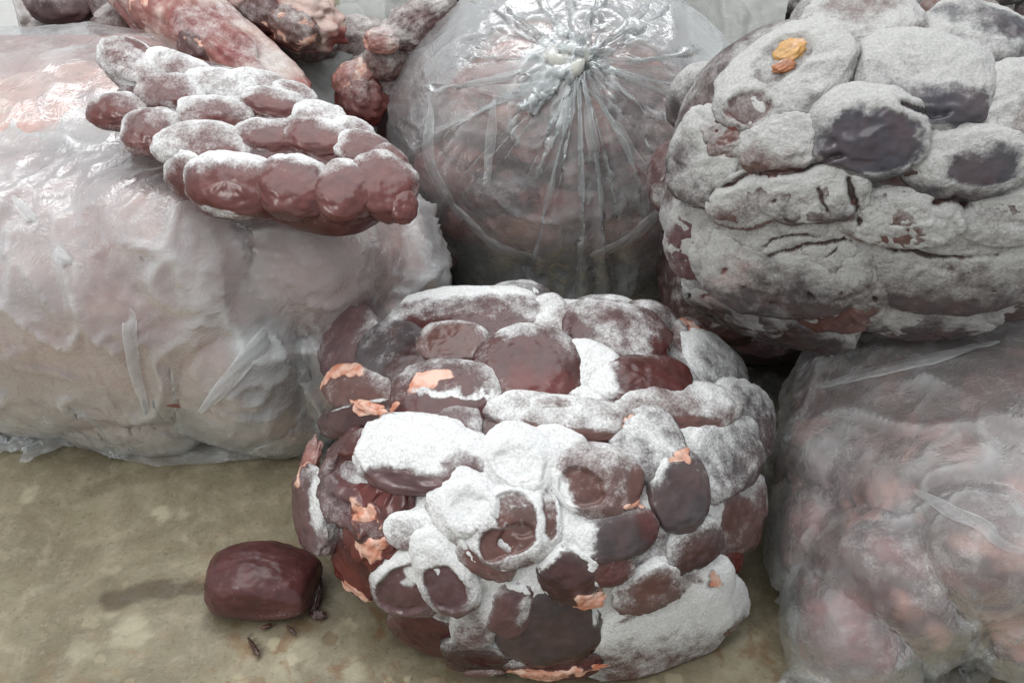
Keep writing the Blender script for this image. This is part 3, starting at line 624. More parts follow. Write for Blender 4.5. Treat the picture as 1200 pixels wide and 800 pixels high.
blkS, poseS = make_block("frozen_kidney_slab", "flat frozen slab of kidneys in overlapping rows, lying on the milky left bag", "meat slab", ENV_S, KS_, [(300, 100, 160, 40, -15, 'frost', .5), (340, 250, 130, 26, -8, 'mar', .1)],
    dict(inset=.83, frost=.40, k=.003, hug=.93), M_KID, 2000, fill=0, grow=1.0, grid=(120, 200))

# ---- loose kidney on the floor -------------------------------------------------------------------
def loose_kidney():
    base = at_z(302, 722, 0.0) + np.array([0, 0.030, 0])
    root = thing("loose_kidney", "single dark maroon kidney lying loose on the bare floor at the lower left", "kidney", base)
    d, f = polar_grid(90, 130, 1.05)
    s = d
    p = s * np.array([.078, .046, .033]) * (1 + 0.05 * fbm(s * 1.6 + 4, 3))[:, None]
    p[:, 2] *= np.where(p[:, 2] > 0, 1.06 - 0.55 * (p[:, 0] / .078 + .08) ** 2, 1.0)
    def slice_off(p, n, dist, soft):      # a cut side: everything beyond the plane is pressed back onto it
        n = unit(n); h_ = p @ n - dist; g = soft * np.log1p(np.exp(np.clip(h_ / soft, -30, 30))); return p - np.outer(g * .96, n)
    p = slice_off(p, (-1, -.12, .22), .056, .0080); p = slice_off(p, (1, -.15, .06), .058, .0035)
    p = slice_off(p, (0.06, -.97, .10), .0360, .0030); p = slice_off(p, (-.75, -.6, .2), .054, .0030)
    p[:, 2] = np.maximum(p[:, 2], -.024 + .002 * s[:, 2])
    p += s * (0.0012 * fbm(p * 90, 3) + 0.0016 * (ridged(p * np.array([22, 40, 40]) + 3, 2) - .5))[:, None]
    p *= .97
    R = frame_from((0, 0, 1), (0.985, -0.06, 0)); C = base + np.array([0, -0.004, 0.0235])
    W = C + p @ R.T; W[:, 2] = np.maximum(W[:, 2], 0.0006)
    col = np.tile(np.array((0.070, 0.020, 0.020)), (len(W), 1)); col = col * (1 + .35 * fbm(W * 40, 3))[:, None]
    mk = np.stack([0.10 + 0.12 * sstep(.15, -.2, s[:, 2]) * (s[:, 1] < 0), 0 * s[:, 0], 0 * s[:, 0]], -1)
    mesh_obj("kidney_body", W, f, M_LOOSE, root, origin=C, base=col, mask=mk)
    for nm, px, py, rx, ry, ang, tint, z in (("membrane_flap", 370, 700, 5, 22, -8, 'drk', .006), ("membrane_flap", 374, 720, 8, 5, 0, 'drk', .003)):
        q = at_z(px, py, z); o = fat_bit(root, q, np.array([0, -.4, 1.0]), rx, ry, ang, 610 + px, tint, .5 if tint == 'org' else 0.0, name=nm)
loose_kidney()
for i, (px, py, rx, ry, ang) in enumerate([(297, 757, 2.5, 14, 38), (341, 737, 9, 2.5, -40), (312, 733, 6, 2.5, 30)]):
    q = at_z(px, py, 0.002); o = None
    W, f, col, mk = lump_mesh(q, frame_from((0, 0, 1), math.cos(R_(ang)) * RT + math.sin(R_(ang)) * np.array([0, 1, 0])), np.array([rx, ry, 1.3]) * depth_of(q) / FPX, 700 + i, (0.05, 0.022, 0.012), 0.0, amp=.25, freq=2.5, grid=(SD, SF), zmin=0.0)
    o = mesh_obj("tissue_scrap", W, f, M_KID, None, origin=q, base=col, mask=mk)
    o["label"] = ["thin dark sliver of tissue on the floor in front of the loose kidney", "small brown tissue scrap at the right foot of the loose kidney", "tiny brown crumb touching the front of the loose kidney"][i]; o["category"] = "scrap"; o["group"] = "scraps round the loose kidney"

# ------------------------------------------------------------------ plastic film: position based cloth
def make_collider(bodies, eps):
    def coll(P):
        best = np.full(len(P), 9.0); nrm = np.zeros_like(P)
        for (c, R, rad, p) in bodies:
            q = (P - c) @ R; a = np.abs(q) / rad + 1e-9
            f = (a ** p).sum(1) ** (1 / p)
            g = np.sign(q) * (a / f[:, None]) ** (p - 1) / rad
            gl = np.linalg.norm(g, axis=1) + 1e-9
            d = (f - 1) / gl
            m = d < best
            best[m] = d[m]; nrm[m] = ((g / gl[:, None]) @ R.T)[m]
        return best - eps, nrm
    return coll
def cloth(X, Lu, Lv, wrap, wmass, coll, steps, iters, grav=0.0009, damp=0.96, fric=0.55, extra=None, bend=0.12, floor=0.002):
    X = X.copy(); V = np.zeros_like(X); R, C, _ = X.shape
    Du = np.sqrt(0.5 * (Lu[:, :-1] ** 2 + Lu[:, 1:] ** 2 + Lv[:-1] ** 2 + Lv[1:] ** 2)) if not wrap else None
    wm = wmass[..., None]
    def solve(A, B, wa, wb, L, k):
        d = B - A; l = np.sqrt((d * d).sum(-1, keepdims=True)) + 1e-9
        c = k * (l - L[..., None]) / l / (wa + wb + 1e-9) * d
        return c * wa, c * wb
    def pairs(ax, step, L, k):
        n = X.shape[ax]
        for ph in range(2):
            idx = np.array([i for i in range(n - step) if (i // step) % 2 == ph])
            if ax == 1 and wrap: idx = np.array([i for i in range(n) if (i // step) % 2 == ph])
            jdx = (idx + step) % n
            if ax == 0:
                a, b = solve(X[idx], X[jdx], wm[idx], wm[jdx], L[idx], k); X[idx] += a; X[jdx] -= b
            else:
                a, b = solve(X[:, idx], X[:, jdx], wm[:, idx], wm[:, jdx], L[:, idx], k); X[:, idx] += a; X[:, jdx] -= b
    Lu2 = Lu[:-1] + Lu[1:]
    Lv2 = (Lv + np.roll(Lv, -1, 1)) if wrap else (Lv[:, :-1] + Lv[:, 1:])
    for s in range(steps):
        prev = X.copy()
        V[..., 2] -= grav
        if extra is not None: V += extra(X, s)
        X += V * (wm > 0)
        for it in range(iters):
            pairs(0, 1, Lu, 1.0); pairs(1, 1, Lv, 1.0)
            if it % 2 == 0:
                pairs(0, 2, Lu2, bend); pairs(1, 2, Lv2, bend)
        P = X.reshape(-1, 3); d, n = coll(P); m = (d < 0) & (wmass.reshape(-1) > 0)
        P[m] -= n[m] * d[m][:, None]
        pv = prev.reshape(-1, 3); mv = P[m] - pv[m]; mt = mv - n[m] * (mv * n[m]).sum(1, keepdims=True); P[m] -= mt * fric
        fl = P[:, 2] < floor; P[fl, 2] = floor; P[fl, :2] -= (P[fl, :2] - pv[fl, :2]) * 0.6
        X = P.reshape(R, C, 3)
        V = (X - prev) * damp
        vl = np.linalg.norm(V, axis=-1, keepdims=True); V *= np.minimum(1, 0.012 / (vl + 1e-9))
    return X
def upsample(X, wrap):
    def up(Y, ax, wr):
        Y = np.moveaxis(Y, ax, 0); n = len(Y)
        g = (lambda k: Y[(np.arange(n) + k) % n]) if wr else (lambda k: Y[np.clip(np.arange(n) + k, 0, n - 1)])
        mid = (9 * (g(0) + g(1)) - g(-1) - g(2)) / 16
        out = np.zeros((2 * n,) + Y.shape[1:]); out[0::2] = Y; out[1::2] = mid
        if not wr: out = out[:-1]
        return np.moveaxis(out, 0, ax)
    return up(up(X, 0, False), 1, wrap)
def normals_of(X, wrap):
    du = np.gradient(X, axis=0)
    dv = (np.roll(X, -1, 1) - np.roll(X, 1, 1)) if wrap else np.gradient(X, axis=1)
    n = np.cross(dv, du); return n / (np.linalg.norm(n, axis=-1, keepdims=True) + 1e-9)
def crumple(X, wrap, amt, seed):
    """sharp creases and facets of handled film: ridges whose lines bend and stop"""
    n = normals_of(X, wrap)
    P = X + 0.05 * np.stack([fbm(X * 6 + seed, 2), fbm(X * 6 + seed + 9, 2), fbm(X * 6 + seed + 19, 2)], -1)
    na = np.abs(perlin(P * np.array([8, 8, 6]) + seed)); nb = np.abs(perlin(P * np.array([13, 13, 17]) + seed + 5)); nc = np.abs(perlin(P * 27 + seed + 11)); nd = np.abs(perlin(P * 58 + seed + 17))
    ea = sstep(-.30, .30, fbm(X * 4 + seed + 31, 2)); eb = sstep(-.15, .35, fbm(X * 7 + seed + 37, 2)); ec = sstep(-.2, .3, fbm(X * 11 + seed + 43, 2))
    ra = np.exp(-na / .075); rb = np.exp(-nb / .08); rc = np.exp(-nc / .10); rd = np.exp(-nd / .16)
    h = 0.0085 * ra * ea + 0.0065 * rb * eb + 0.0042 * rc * ec + 0.0016 * rd + 0.008 * na
    line = np.clip(ra ** 2 * ea * .75 + rb ** 2 * eb * .65 + rc ** 2 * ec * .45, 0, 1)
    return X + n * (amt * h)[..., None], line
def film_object(X, wrap, mat, parent, name="film", seed=0, extra_mask=None, amt=1.0, ups=1):
    for _ in range(ups): X = upsample(X, wrap)
    R, C, _ = X.shape
    X, line = crumple(X, wrap, amt, seed)
    X[..., 2] = np.maximum(X[..., 2], 0.0015)
    i = np.arange(R - 1)[:, None] * C; j = np.arange(C if wrap else C - 1)[None, :]; j2 = (j + 1) % C
    f = np.stack([i + j, i + C + j, i + C + j2, i + j2], -1).reshape(-1, 4)
    mk = line * 0.75 if extra_mask is None else np.clip(line * .75 + extra_mask, 0, 1)
    mesh_obj(name, X.reshape(-1, 3), f, mat, parent, mask=np.stack([mk.ravel(), 0 * mk.ravel(), 0 * mk.ravel()], -1))
    return X
def film_folds(X, wrap, mat, parent, lines):
    """doubled over strips of film lying on the bag: ribbons that follow its surface"""
    n = normals_of(X, wrap); P = X.reshape(-1, 3); N = n.reshape(-1, 3)
    v = CAM - P; N = N * np.sign((N * v).sum(1, keepdims=True))
    dp = (P - CAM) @ FW; sx = 600 + FPX * (P - CAM) @ RT / dp; sy = 400 - FPX * (P - CAM) @ UP / dp
    for k, (pts, wd) in enumerate(lines):
        pts = np.array(pts, float); seg = np.linalg.norm(np.diff(pts, axis=0), axis=1); tt = np.concatenate([[0], np.cumsum(seg)]) / seg.sum()
        t = np.linspace(0, 1, 40); px = np.interp(t, tt, pts[:, 0]); py = np.interp(t, tt, pts[:, 1])
        Q = []; NN = []
        for a, b in zip(px, py):
            e = (sx - a) ** 2 + (sy - b) ** 2; m = np.argsort(e)[:12]; m = m[np.argmin(dp[m])]; Q.append(P[m]); NN.append(N[m])
        Q = np.array(Q); NN = np.array(NN)
        for _ in range(14): Q[1:-1] = (Q[:-2] + 2 * Q[1:-1] + Q[2:]) / 4; NN[1:-1] = (NN[:-2] + 2 * NN[1:-1] + NN[2:]) / 4
        tg = np.gradient(Q, axis=0); tg /= np.linalg.norm(tg, axis=1)[:, None] + 1e-9
        sd = np.cross(NN, tg); sd /= np.linalg.norm(sd, axis=1)[:, None] + 1e-9
        w_ = wd * (np.sin(math.pi * np.clip(t * .94 + .03, 0, 1)) ** .6) * (1 + .22 * fbm(Q * 14 + k, 2))
        s_ = np.linspace(-1, 1, 9)
        G = Q[:, None] + sd[:, None] * (w_[:, None] * s_[None])[..., None] + NN[:, None] * (0.0030 + 0.0022 * (1 - s_[None] ** 2) * (w_[:, None] / wd) + .002 * perlin(np.repeat(Q[:, None], 9, 1) * 60 + s_[None, :, None] * 2))[..., None]
        i = np.arange(39)[:, None] * 9; j = np.arange(8)[None, :]
        f = np.stack([i + j, i + 9 + j, i + 10 + j, i + j + 1], -1).reshape(-1, 4)
        mk = np.broadcast_to((np.abs(s_) > .95) * .40, (40, 9)).ravel()
        mesh_obj("film_fold", G.reshape(-1, 3), f, mat, parent, mask=np.stack([mk, 0 * mk, 0 * mk], -1))

def pack(root, bodies, specs, seed, zmin=None):
    """meat lumps as parts of one frozen mass; returns collision bodies"""
    out = []
    for i, (c, rad, rz, tilt, tint, frost, p, feats) in enumerate(specs):
        cz, sz = math.cos(R_(rz)), math.sin(R_(rz))
        tx, ty = tilt if isinstance(tilt, tuple) else (tilt, 0); R = np.array(Matrix.Rotation(R_(rz), 3, 'Z') @ Matrix.Rotation(R_(ty), 3, 'Y') @ Matrix.Rotation(R_(tx), 3, 'X'))
        # pole of the grid looks towards the camera side/up
        W, f, col, mk = lump_mesh(np.asarray(c, float), R, rad, seed + i, tint, frost * .6, feats, boxy=2.0 / p, amp=.10, freq=1.9, ridge=.05, zmin=zmin)
        n = fbm(W * 16 + seed, 3)
        pale = sstep(.10, .35, n); col = col * (1 - pale[:, None]) + np.array((0.42, 0.20, 0.16)) * pale[:, None]
        deep = sstep(-.05, -.35, n); col = col * (1 - deep[:, None]) + np.array((0.16, 0.032, 0.028)) * deep[:, None]
        mesh_obj("meat_piece", W, f, M_MEAT, root, origin=c, base=col, mask=mk)
        out.append((np.asarray(c, float), R, np.asarray(rad, float) * 1.03, p))
    return out

# ---- left bag ------------------------------------------------------------------------------------
def left_bag():
    rt = thing("frozen_meat_pack", "mass of pink frozen meat inside the milky bag at the left", "meat", (-0.40, 0.95, 0.0))
    S = []
    rs = np.random.RandomState(3)
    S.append(((-0.455, 0.935, 0.165), (0.270, 0.214, 0.163), 0, 0, 'pnk', .3, 2.8, ()))
    for (x, y, z, a, b, c) in [(-.56, .83, .24, .10, .07, .085), (-.55, .82, .10, .12, .08, .09), (-.38, .815, .25, .11, .075, .075), (-.36, .80, .12, .13, .075, .10), (-.24, .84, .22, .09, .08, .08), (-.20, .835, .10, .09, .09, .09),
                               (-.64, .95, .22, .08, .12, .09), (-.17, .92, .15, .07, .10, .08), (-.30, .78, .05, .08, .05, .05), (-.47, .79, .05, .10, .055, .05), (-.45, .90, .29, .12, .09, .05), (-.30, .93, .28, .10, .09, .045)]:
        S.append(((x, y, z), (a, b, c), rs.uniform(-30, 30), rs.uniform(-20, 20), ['pnk', 'red', 'mar', 'pnk'][rs.randint(4)], rs.uniform(.05, .35), 2.5, ()))
    bodies = pack(rt, None, S, 3000, zmin=0.002)
    root = thing("plastic_bag", "big milky plastic bag of frozen meat filling the left side, hem spread on the floor", "plastic bag", (-0.40, 0.95, 0.0))
    nu, nv, h = 116, 160, 0.0082
    u = (np.arange(nu) - nu / 2) * h + 0.955; v = (np.arange(nv) - nv / 2) * h - 0.40
    X = np.stack([np.broadcast_to(v[None, :], (nu, nv)), np.broadcast_to(u[:, None], (nu, nv)), np.full((nu, nv), 0.36)], -1).astype(float)
    # slack of a loose bag: start from a sheet already ruffled
    g = X.copy(); X[..., 2] += 0.020 * fbm(g * 7 + 3, 2); X[..., 0] += 0.016 * fbm(g * 9 + 13, 2); X[..., 1] += 0.016 * fbm(g * 9 + 23, 2)
    Lu = np.full((nu - 1, nv), h * 1.07); Lv = np.full((nu, nv - 1), h * 1.07)
    ctr = np.array([-0.40, 0.955])
    def suck(X, s):
        E = np.zeros_like(X); dx = ctr - X[..., :2]
        wgt = np.clip((0.30 - X[..., 2]) / 0.30, 0, 1) * 0.0030 + (X[..., 2] < 0.05) * 0.0010
        E[..., :2] = dx / (np.linalg.norm(dx, axis=-1, keepdims=True) + 1e-6) * wgt[..., None]; return E
    Xs = cloth(X, Lu, Lv, False, np.ones((nu, nv)), make_collider(bodies, 0.009), 64, 6, extra=suck, bend=0.06)
    Xs = film_object(Xs, False, M_FILM_A, root, seed=40, amt=1.2)
    film_folds(Xs, False, M_FILM_A, root, [([(236, 486), (300, 420), (350, 350), (385, 285)], .011), ([(20, 230), (70, 300), (110, 330)], .008), ([(165, 300), (150, 400), (175, 500)], .007)])
    # the hem of the bag spread flat on the floor
    hp = np.array([(-60, 482), (30, 500), (80, 515), (130, 538), (185, 549), (260, 544), (310, 538), (352, 524)], float)
    t = np.linspace(0, 1, 90); k_ = np.linspace(0, 1, len(hp)); n_ = 16
    G = np.zeros((n_, 90, 3))
    for q, tq in enumerate(t):
        e = at_z(np.interp(tq, k_, hp[:, 0]), np.interp(tq, k_, hp[:, 1]), 0.003)
        for m in range(n_):
            f_ = m / (n_ - 1); G[m, q] = e + np.array([0.0, 0.11 * f_, 0.002 + 0.030 * f_ ** 3])
    G[..., 2] += 0.006 * np.abs(fbm(G * np.array([16, 30, 1]) + 3, 2)) * np.linspace(.4, 1, n_)[:, None]
    film_object(G, False, M_FILM_C, root, name="film_hem", seed=44, amt=.35)
left_bag()

# ---- bag at the lower right ----------------------------------------------------------------------
def right_bag():
    rt = thing("frozen_meat_pack", "frosty lumps of pink meat inside the bag at the lower right corner", "meat", (0.50, 0.60, 0.0))
    rs = np.random.RandomState(5); S = [((0.555, 0.635, 0.118), (0.235, 0.20, 0.112), 0, (0, -12), 'brn', .35, 2.8, ())]
    cen = np.array([0.555, 0.635, 0.118])
    for q in range(34):
        az = rs.uniform(-3.3, -.6); el = rs.uniform(-.55, 1.1); dr = np.array([math.cos(az) * math.cos(el), math.sin(az) * math.cos(el), math.sin(el)])
        P = cen + dr * np.array([.215, .185, .100]); P[2] += .20 * (P[0] - cen[0]); a = rs.uniform(.036, .062)
        lowz = P[2] < .10; S.append((tuple(P), (a, a * rs.uniform(.6, .9), a * rs.uniform(.45, .75)), rs.uniform(-60, 60), rs.uniform(-30, 30), ['pnk', 'brn', 'mar', 'red', 'mar'][rs.randint(5)], rs.uniform(.40, .72) if lowz and rs.rand() < .55 else rs.uniform(.1, .45), 2.2, ()))
    for (x, y, z, a, b, c, fr) in [(.365, .50, .08, .065, .06, .07, .50), (.43, .49, .145, .06, .05, .05, .55), (.325, .475, .05, .05, .06, .05, .4), (.33, .58, .055, .05, .07, .055, .3)]:
        S.append(((x, y, z), (a, b, c), rs.uniform(-40, 40), 0, ['brn', 'mar'][rs.randint(2)], fr, 2.3, ()))
    bodies = pack(rt, None, S, 3300, zmin=0.002)
    root = thing("plastic_bag", "clear crinkled plastic bag of frosty meat at the lower right corner", "plastic bag", (0.50, 0.60, 0.0))
    nu, nv, h = 110, 110, 0.0082
    u = (np.arange(nu) - nu / 2) * h + 0.63; v = (np.arange(nv) - nv / 2) * h + 0.52
    X = np.stack([np.broadcast_to(v[None, :], (nu, nv)), np.broadcast_to(u[:, None], (nu, nv)), np.full((nu, nv), 0.27)], -1).astype(float)
    g = X.copy(); X[..., 2] += 0.018 * fbm(g * 8 + 43, 2); X[..., 0] += 0.014 * fbm(g * 9 + 53, 2); X[..., 1] += 0.014 * fbm(g * 9 + 63, 2)
    Lu = np.full((nu - 1, nv), h * 1.06); Lv = np.full((nu, nv - 1), h * 1.06); ctr = np.array([0.52, 0.64])
    def suck(X, s):
        E = np.zeros_like(X); dx = ctr - X[..., :2]
        wgt = np.clip((0.22 - X[..., 2]) / 0.22, 0, 1) * 0.0030 + (X[..., 2] < 0.05) * 0.0010
        E[..., :2] = dx / (np.linalg.norm(dx, axis=-1, keepdims=True) + 1e-6) * wgt[..., None]; return E
    Xs = cloth(X, Lu, Lv, False, np.ones((nu, nv)), make_collider(bodies, 0.011), 60, 6, extra=suck, bend=0.06)
    Xs = film_object(Xs, False, M_FILM_C, root, seed=60, amt=1.2)
    film_folds(Xs, False, M_FILM_C, root, [([(1060, 572), (1130, 600), (1200, 640)], .006), ([(950, 455), (1060, 425), (1170, 400)], .007)])
right_bag()

# ---- tied bag behind the front block -------------------------------------------------------------
def tied_bag():
    ctr = np.array([0.080, 1.165, 0.215]); RB = np.array([0.262, 0.215, 0.218])
    K = at_depth(674, 90, 1.10); z0 = 0.012
    A = unit(K - ctr); E = frame_from(A, RT)
    rt = thing("frozen_meat_pack", "round mass of pink and grey frozen meat inside the knotted bag", "meat", (ctr[0], ctr[1], z0))
    rs = np.random.RandomState(8); S = [(tuple(ctr + np.array([0, .02, -.035])), (0.205, 0.165, 0.160), 0, 0, 'brn', .4, 2.6, ())]
    for q in range(26):
        az = rs.uniform(-2.6, -.5); el = rs.uniform(-.5, .95); dr = np.array([math.cos(az) * math.cos(el), math.sin(az) * math.cos(el), math.sin(el)])
        x, y, z = dr * np.array([.175, .150, .135]) + np.array([0, .0, -.03]); a = rs.uniform(.045, .075); b = a * rs.uniform(.6, .9); c = a * rs.uniform(.5, .8)
        t = ['brn', 'pnk', 'mar', 'pnk', 'brn', 'pnk'][rs.randint(6)]; fr = rs.uniform(.2, .6)
        S.append((tuple(ctr + np.array([x, y, z])), (a, b, c), rs.uniform(-30, 30), rs.uniform(-20, 20), t, fr, 2.4, ()))
    bodies = pack(rt, None, S, 3600, zmin=z0)
    air = [(ctr, np.eye(3), RB * .97, 2.0)]
    root = thing("plastic_bag", "clear plastic bag tied in a knot with pleats fanning out, behind the front block", "plastic bag", (ctr[0], ctr[1], z0))
    C = 192; ph = np.linspace(0, 2 * math.pi, C, endpoint=False); rp = np.random.RandomState(2)
    wv = sum(rp.uniform(.3, 1) * np.sin(k * ph + rp.uniform(0, 6.28)) for k in (2, 3, 5, 8, 12, 17, 23)) / 2.2
    th = np.concatenate([np.linspace(math.pi * .97, math.pi * .5, 30), np.linspace(math.pi * .485, 0.06, 42)])
    body = []
    for t in th:
        d_ = np.outer(np.sin(t) * np.cos(ph), E[:, 0]) + np.outer(np.sin(t) * np.sin(ph), E[:, 1]) + math.cos(t) * A
        near = sstep(1.15, 0.15, t)
        r = 1 / np.sqrt(((d_ / RB) ** 2).sum(1)) * (1 + 0.10 * near * wv * min(1, t * 4)) - near * 0.010
        body.append(ctr + d_ * r[:, None])
    X = np.array(body); nk = len(X); kc = X[-1].mean(0); X[-1] = kc + (X[-1] - kc) * .7
    tail = []; nt_ = 14; bd = unit(E[:, 1] * .5 - E[:, 0] * .75 + A * .5)
    for k in range(nt_):
        s_ = (k + 1) / nt_; rr = 0.009 + 0.030 * s_ ** 1.1
        tail.append(kc + A * .020 * s_ + bd * 0.055 * s_ + (np.outer(np.cos(ph), unit(np.cross(bd, A))) * (1.3 + .5 * wv)[:, None] + np.outer(np.sin(ph), A) * (.6 + .4 * wv)[:, None]) * rr)
    X = np.concatenate([X, np.array(tail)]); rows = len(X)
    per = np.array([np.linalg.norm(np.roll(X[i], -1, 0) - X[i], axis=1).mean() for i in range(rows)])
    full = 2 * math.pi * 0.236 / C
    Lv = np.repeat(per[:, None], C, 1)
    for i in range(30, nk): Lv[i] = np.maximum(per[i], full * (1 - .45 * sstep(.6, 1.0, (i - 30) / (nk - 30))))
    for i in range(nk, rows): Lv[i] = per[i] * 1.1
    Lu = np.repeat(np.array([max(np.linalg.norm(X[i + 1] - X[i], axis=1).mean() * 1.01, 0.003) for i in range(rows - 1)])[:, None], C, 1)
    wm = np.ones((rows, C)); wm[nk - 1:nk + 1] = 0; wm[:2] = 0
    Xs = cloth(X, Lu, Lv, True, wm, make_collider(bodies + air, 0.003), 45, 8, grav=0.0003, bend=0.10, floor=z0)
    nr = normals_of(Xs, True); sg = np.sign((nr * (Xs - ctr)).sum(-1).mean()); t_ = np.arange(rows)[:, None]
    far = sstep(30, nk - 6, t_) * (t_ < nk)
    Xs = Xs - sg * nr * (0.012 * far * np.clip(.5 + .5 * fbm(Xs * 9 + 4, 2), 0, 1))[..., None]
    Xs = film_object(Xs, True, M_FILM_B, root, seed=80, amt=.8)
    film_folds(Xs, True, M_FILM_B, root, [([(505, 120), (500, 190), (540, 260)], .010), ([(580, 110), (575, 160), (572, 215)], .006), ([(530, 240), (580, 290), (640, 305)], .009), ([(790, 230), (740, 280), (690, 300)], .010), ([(684, 100), (695, 170), (690, 240)], .007), ([(690, 100), (730, 160), (765, 215)], .006), ([(660, 95), (610, 110), (560, 105)], .010)])
    # the knot: a tube that really is knotted
    t = np.linspace(0, 2 * math.pi, 90, endpoint=False); q = np.stack([np.sin(t) + 2 * np.sin(2 * t), np.cos(t) - 2 * np.cos(2 * t), -1.3 * np.sin(3 * t)], -1) * 0.0058
    q = q * np.array([1.35, 1.0, 0.9]); Rk = frame_from(A, unit((1, 0, -0.12)))
    q = kc + A * 0.004 - RT * 0.010 + q @ Rk.T
    tg = np.roll(q, -1, 0) - np.roll(q, 1, 0); tg /= np.linalg.norm(tg, axis=1)[:, None]
    nn = np.cross(tg, Rk[:, 2]); nn /= np.linalg.norm(nn, axis=1)[:, None]; bb = np.cross(tg, nn)
    a = np.linspace(0, 2 * math.pi, 14, endpoint=False)
    W = (q[:, None] + (0.0090 + 0.0040 * perlin(q * 70)[:, None, None]) * (np.cos(a)[None, :, None] * nn[:, None] + np.sin(a)[None, :, None] * bb[:, None] * .8))
    W = W + 0.0065 * fbm(W * 75, 3)[..., None]
    n1, n2 = W.shape[:2]; i = np.arange(n1)[:, None]; j = np.arange(n2)[None, :]
    f = np.stack([i * n2 + j, ((i + 1) % n1) * n2 + j, ((i + 1) % n1) * n2 + (j + 1) % n2, i * n2 + (j + 1) % n2], -1).reshape(-1, 4)
    kn = mesh_obj("knot", W.reshape(-1, 3), f, M_FILM_KNOT, root, mask=np.tile((0.6, 0, 0), (n1 * n2, 1))); kn["label"] = "pale knot gathering the neck of the bag"
M_FILM_KNOT = film_mat("gathered_plastic_film", 0.72, 0.2, (0.84, 0.83, 0.76))
tied_bag()

# ------------------------------------------------------------------ things behind
def meat_slab(label, px0, py0, px1, py1, z, rad, tint, frost, seed, group=None, roll=0, feats=()):
    a = at_z(px0, py0, z); b = at_z(px1, py1, z); c = (a + b) / 2
    L = np.linalg.norm(b - a) / 2
    R = frame_from(unit((0, -0.3 + roll, 1)), unit(b - a))
    root = thing("frozen_meat_slab", label, "meat", (c[0], c[1], c[2] - rad[1]), group)
    d = polar_grid(60, 110, 1.0)
    W, f, col, mk = lump_mesh(c, R, (L, rad[0], rad[1]), seed, (.26, .08, .065), frost * 1.15, feats, boxy=.90, amp=.20, freq=2.4, ridge=.0, grid=d)
    n = fbm(W * 17 + seed, 3); pale = sstep(-.05, .12, n); deep = sstep(-.12, -.3, n)
    col = col * (1 - pale[:, None]) + np.array((0.50, 0.36, 0.31)) * pale[:, None]; col = col * (1 - deep[:, None]) + np.array((0.20, 0.030, 0.025)) * deep[:, None]
    mesh_obj("meat_body", W, f, M_MEAT, root, origin=c, base=np.clip(col, 0, 1), mask=mk)
    for i, t in enumerate((-.62, -.15, .3, .7)):
        q = c + R[:, 0] * L * t + R[:, 2] * rad[1] * .30 - R[:, 1] * rad[0] * .62
        W, f, col, mk = lump_mesh(q, R, (rad[0] * .75, rad[0] * .45, rad[1] * .6), seed + 30 + i, ['red', 'pnk', 'mar', 'brn'][i], .3, amp=.18, freq=2.6, grid=(SD, SF))
        mk[:, 1] = sstep(.0, .3, fbm(W * 60, 2)) * .6
        mesh_obj("meat_lobe", W, f, M_MEAT, root, origin=q, base=col, mask=mk)
    return root
meat_slab("long frozen meat strip with white fat slanting behind the kidney slab", 120, -28, 352, 98, .355, (.052, .046), 'pnk', .34, 4000)
meat_slab("second frozen meat strip with bright red end at the top edge, left of the knotted bag", 235, -22, 388, 24, .37, (.055, .046), 'pnk', .32, 4100)

def joint_piece():
    c = at_y(448, 88, 1.16)
    root = thing("meat_chunk", "red meat chunk with pale fat peeking out at the left of the knotted bag", "meat", (c[0], c[1], 0.16))
    for i, (px, py, rx, ry, ang, t, fr, fat) in enumerate([(424, 116, 30, 34, 20, 'red', .2, 0), (418, 92, 30, 22, 30, 'pnk', .25, .6), (452, 70, 26, 24, 40, 'brn', .45, 0), (486, 30, 42, 26, 25, 'mar', .5, 0), (455, 125, 26, 26, 0, 'pnk', .3, .35), (448, 48, 22, 16, 0, 'pnk', .4, .5), (440, 100, 20, 34, 60, 'mar', .3, 0), (430, 160, 34, 20, -10, 'brn', .85, 0), (505, 6, 30, 18, 20, 'brn', .7, 0)]):
        P = at_y(px, py, 1.14 + 0.012 * i % .05); d = depth_of(P) / FPX
        R = frame_from(unit(unit(CAM - P) + np.array([0, 0, .5])), math.cos(R_(ang)) * RT + math.sin(R_(ang)) * UP)
        W, f, col, mk = lump_mesh(P, R, (rx * d, ry * d, .8 * min(rx, ry) * d), 4300 + i, t, fr, amp=.12, freq=2.2, ridge=.06)
        mk[:, 1] = fat * sstep(-.1, .3, fbm(W * 40, 2) + .15)
        mesh_obj("meat_piece", W, f, M_MEAT, root, origin=P, base=col, mask=mk)
    W, f, col, mk = lump_mesh(np.array([c[0], 1.20, .20]), np.eye(3), (.075, .07, .12), 4350, 'drk', .3, boxy=.7)
    mesh_obj("meat_core", W, f, M_MEAT, root, base=col, mask=mk)
joint_piece()

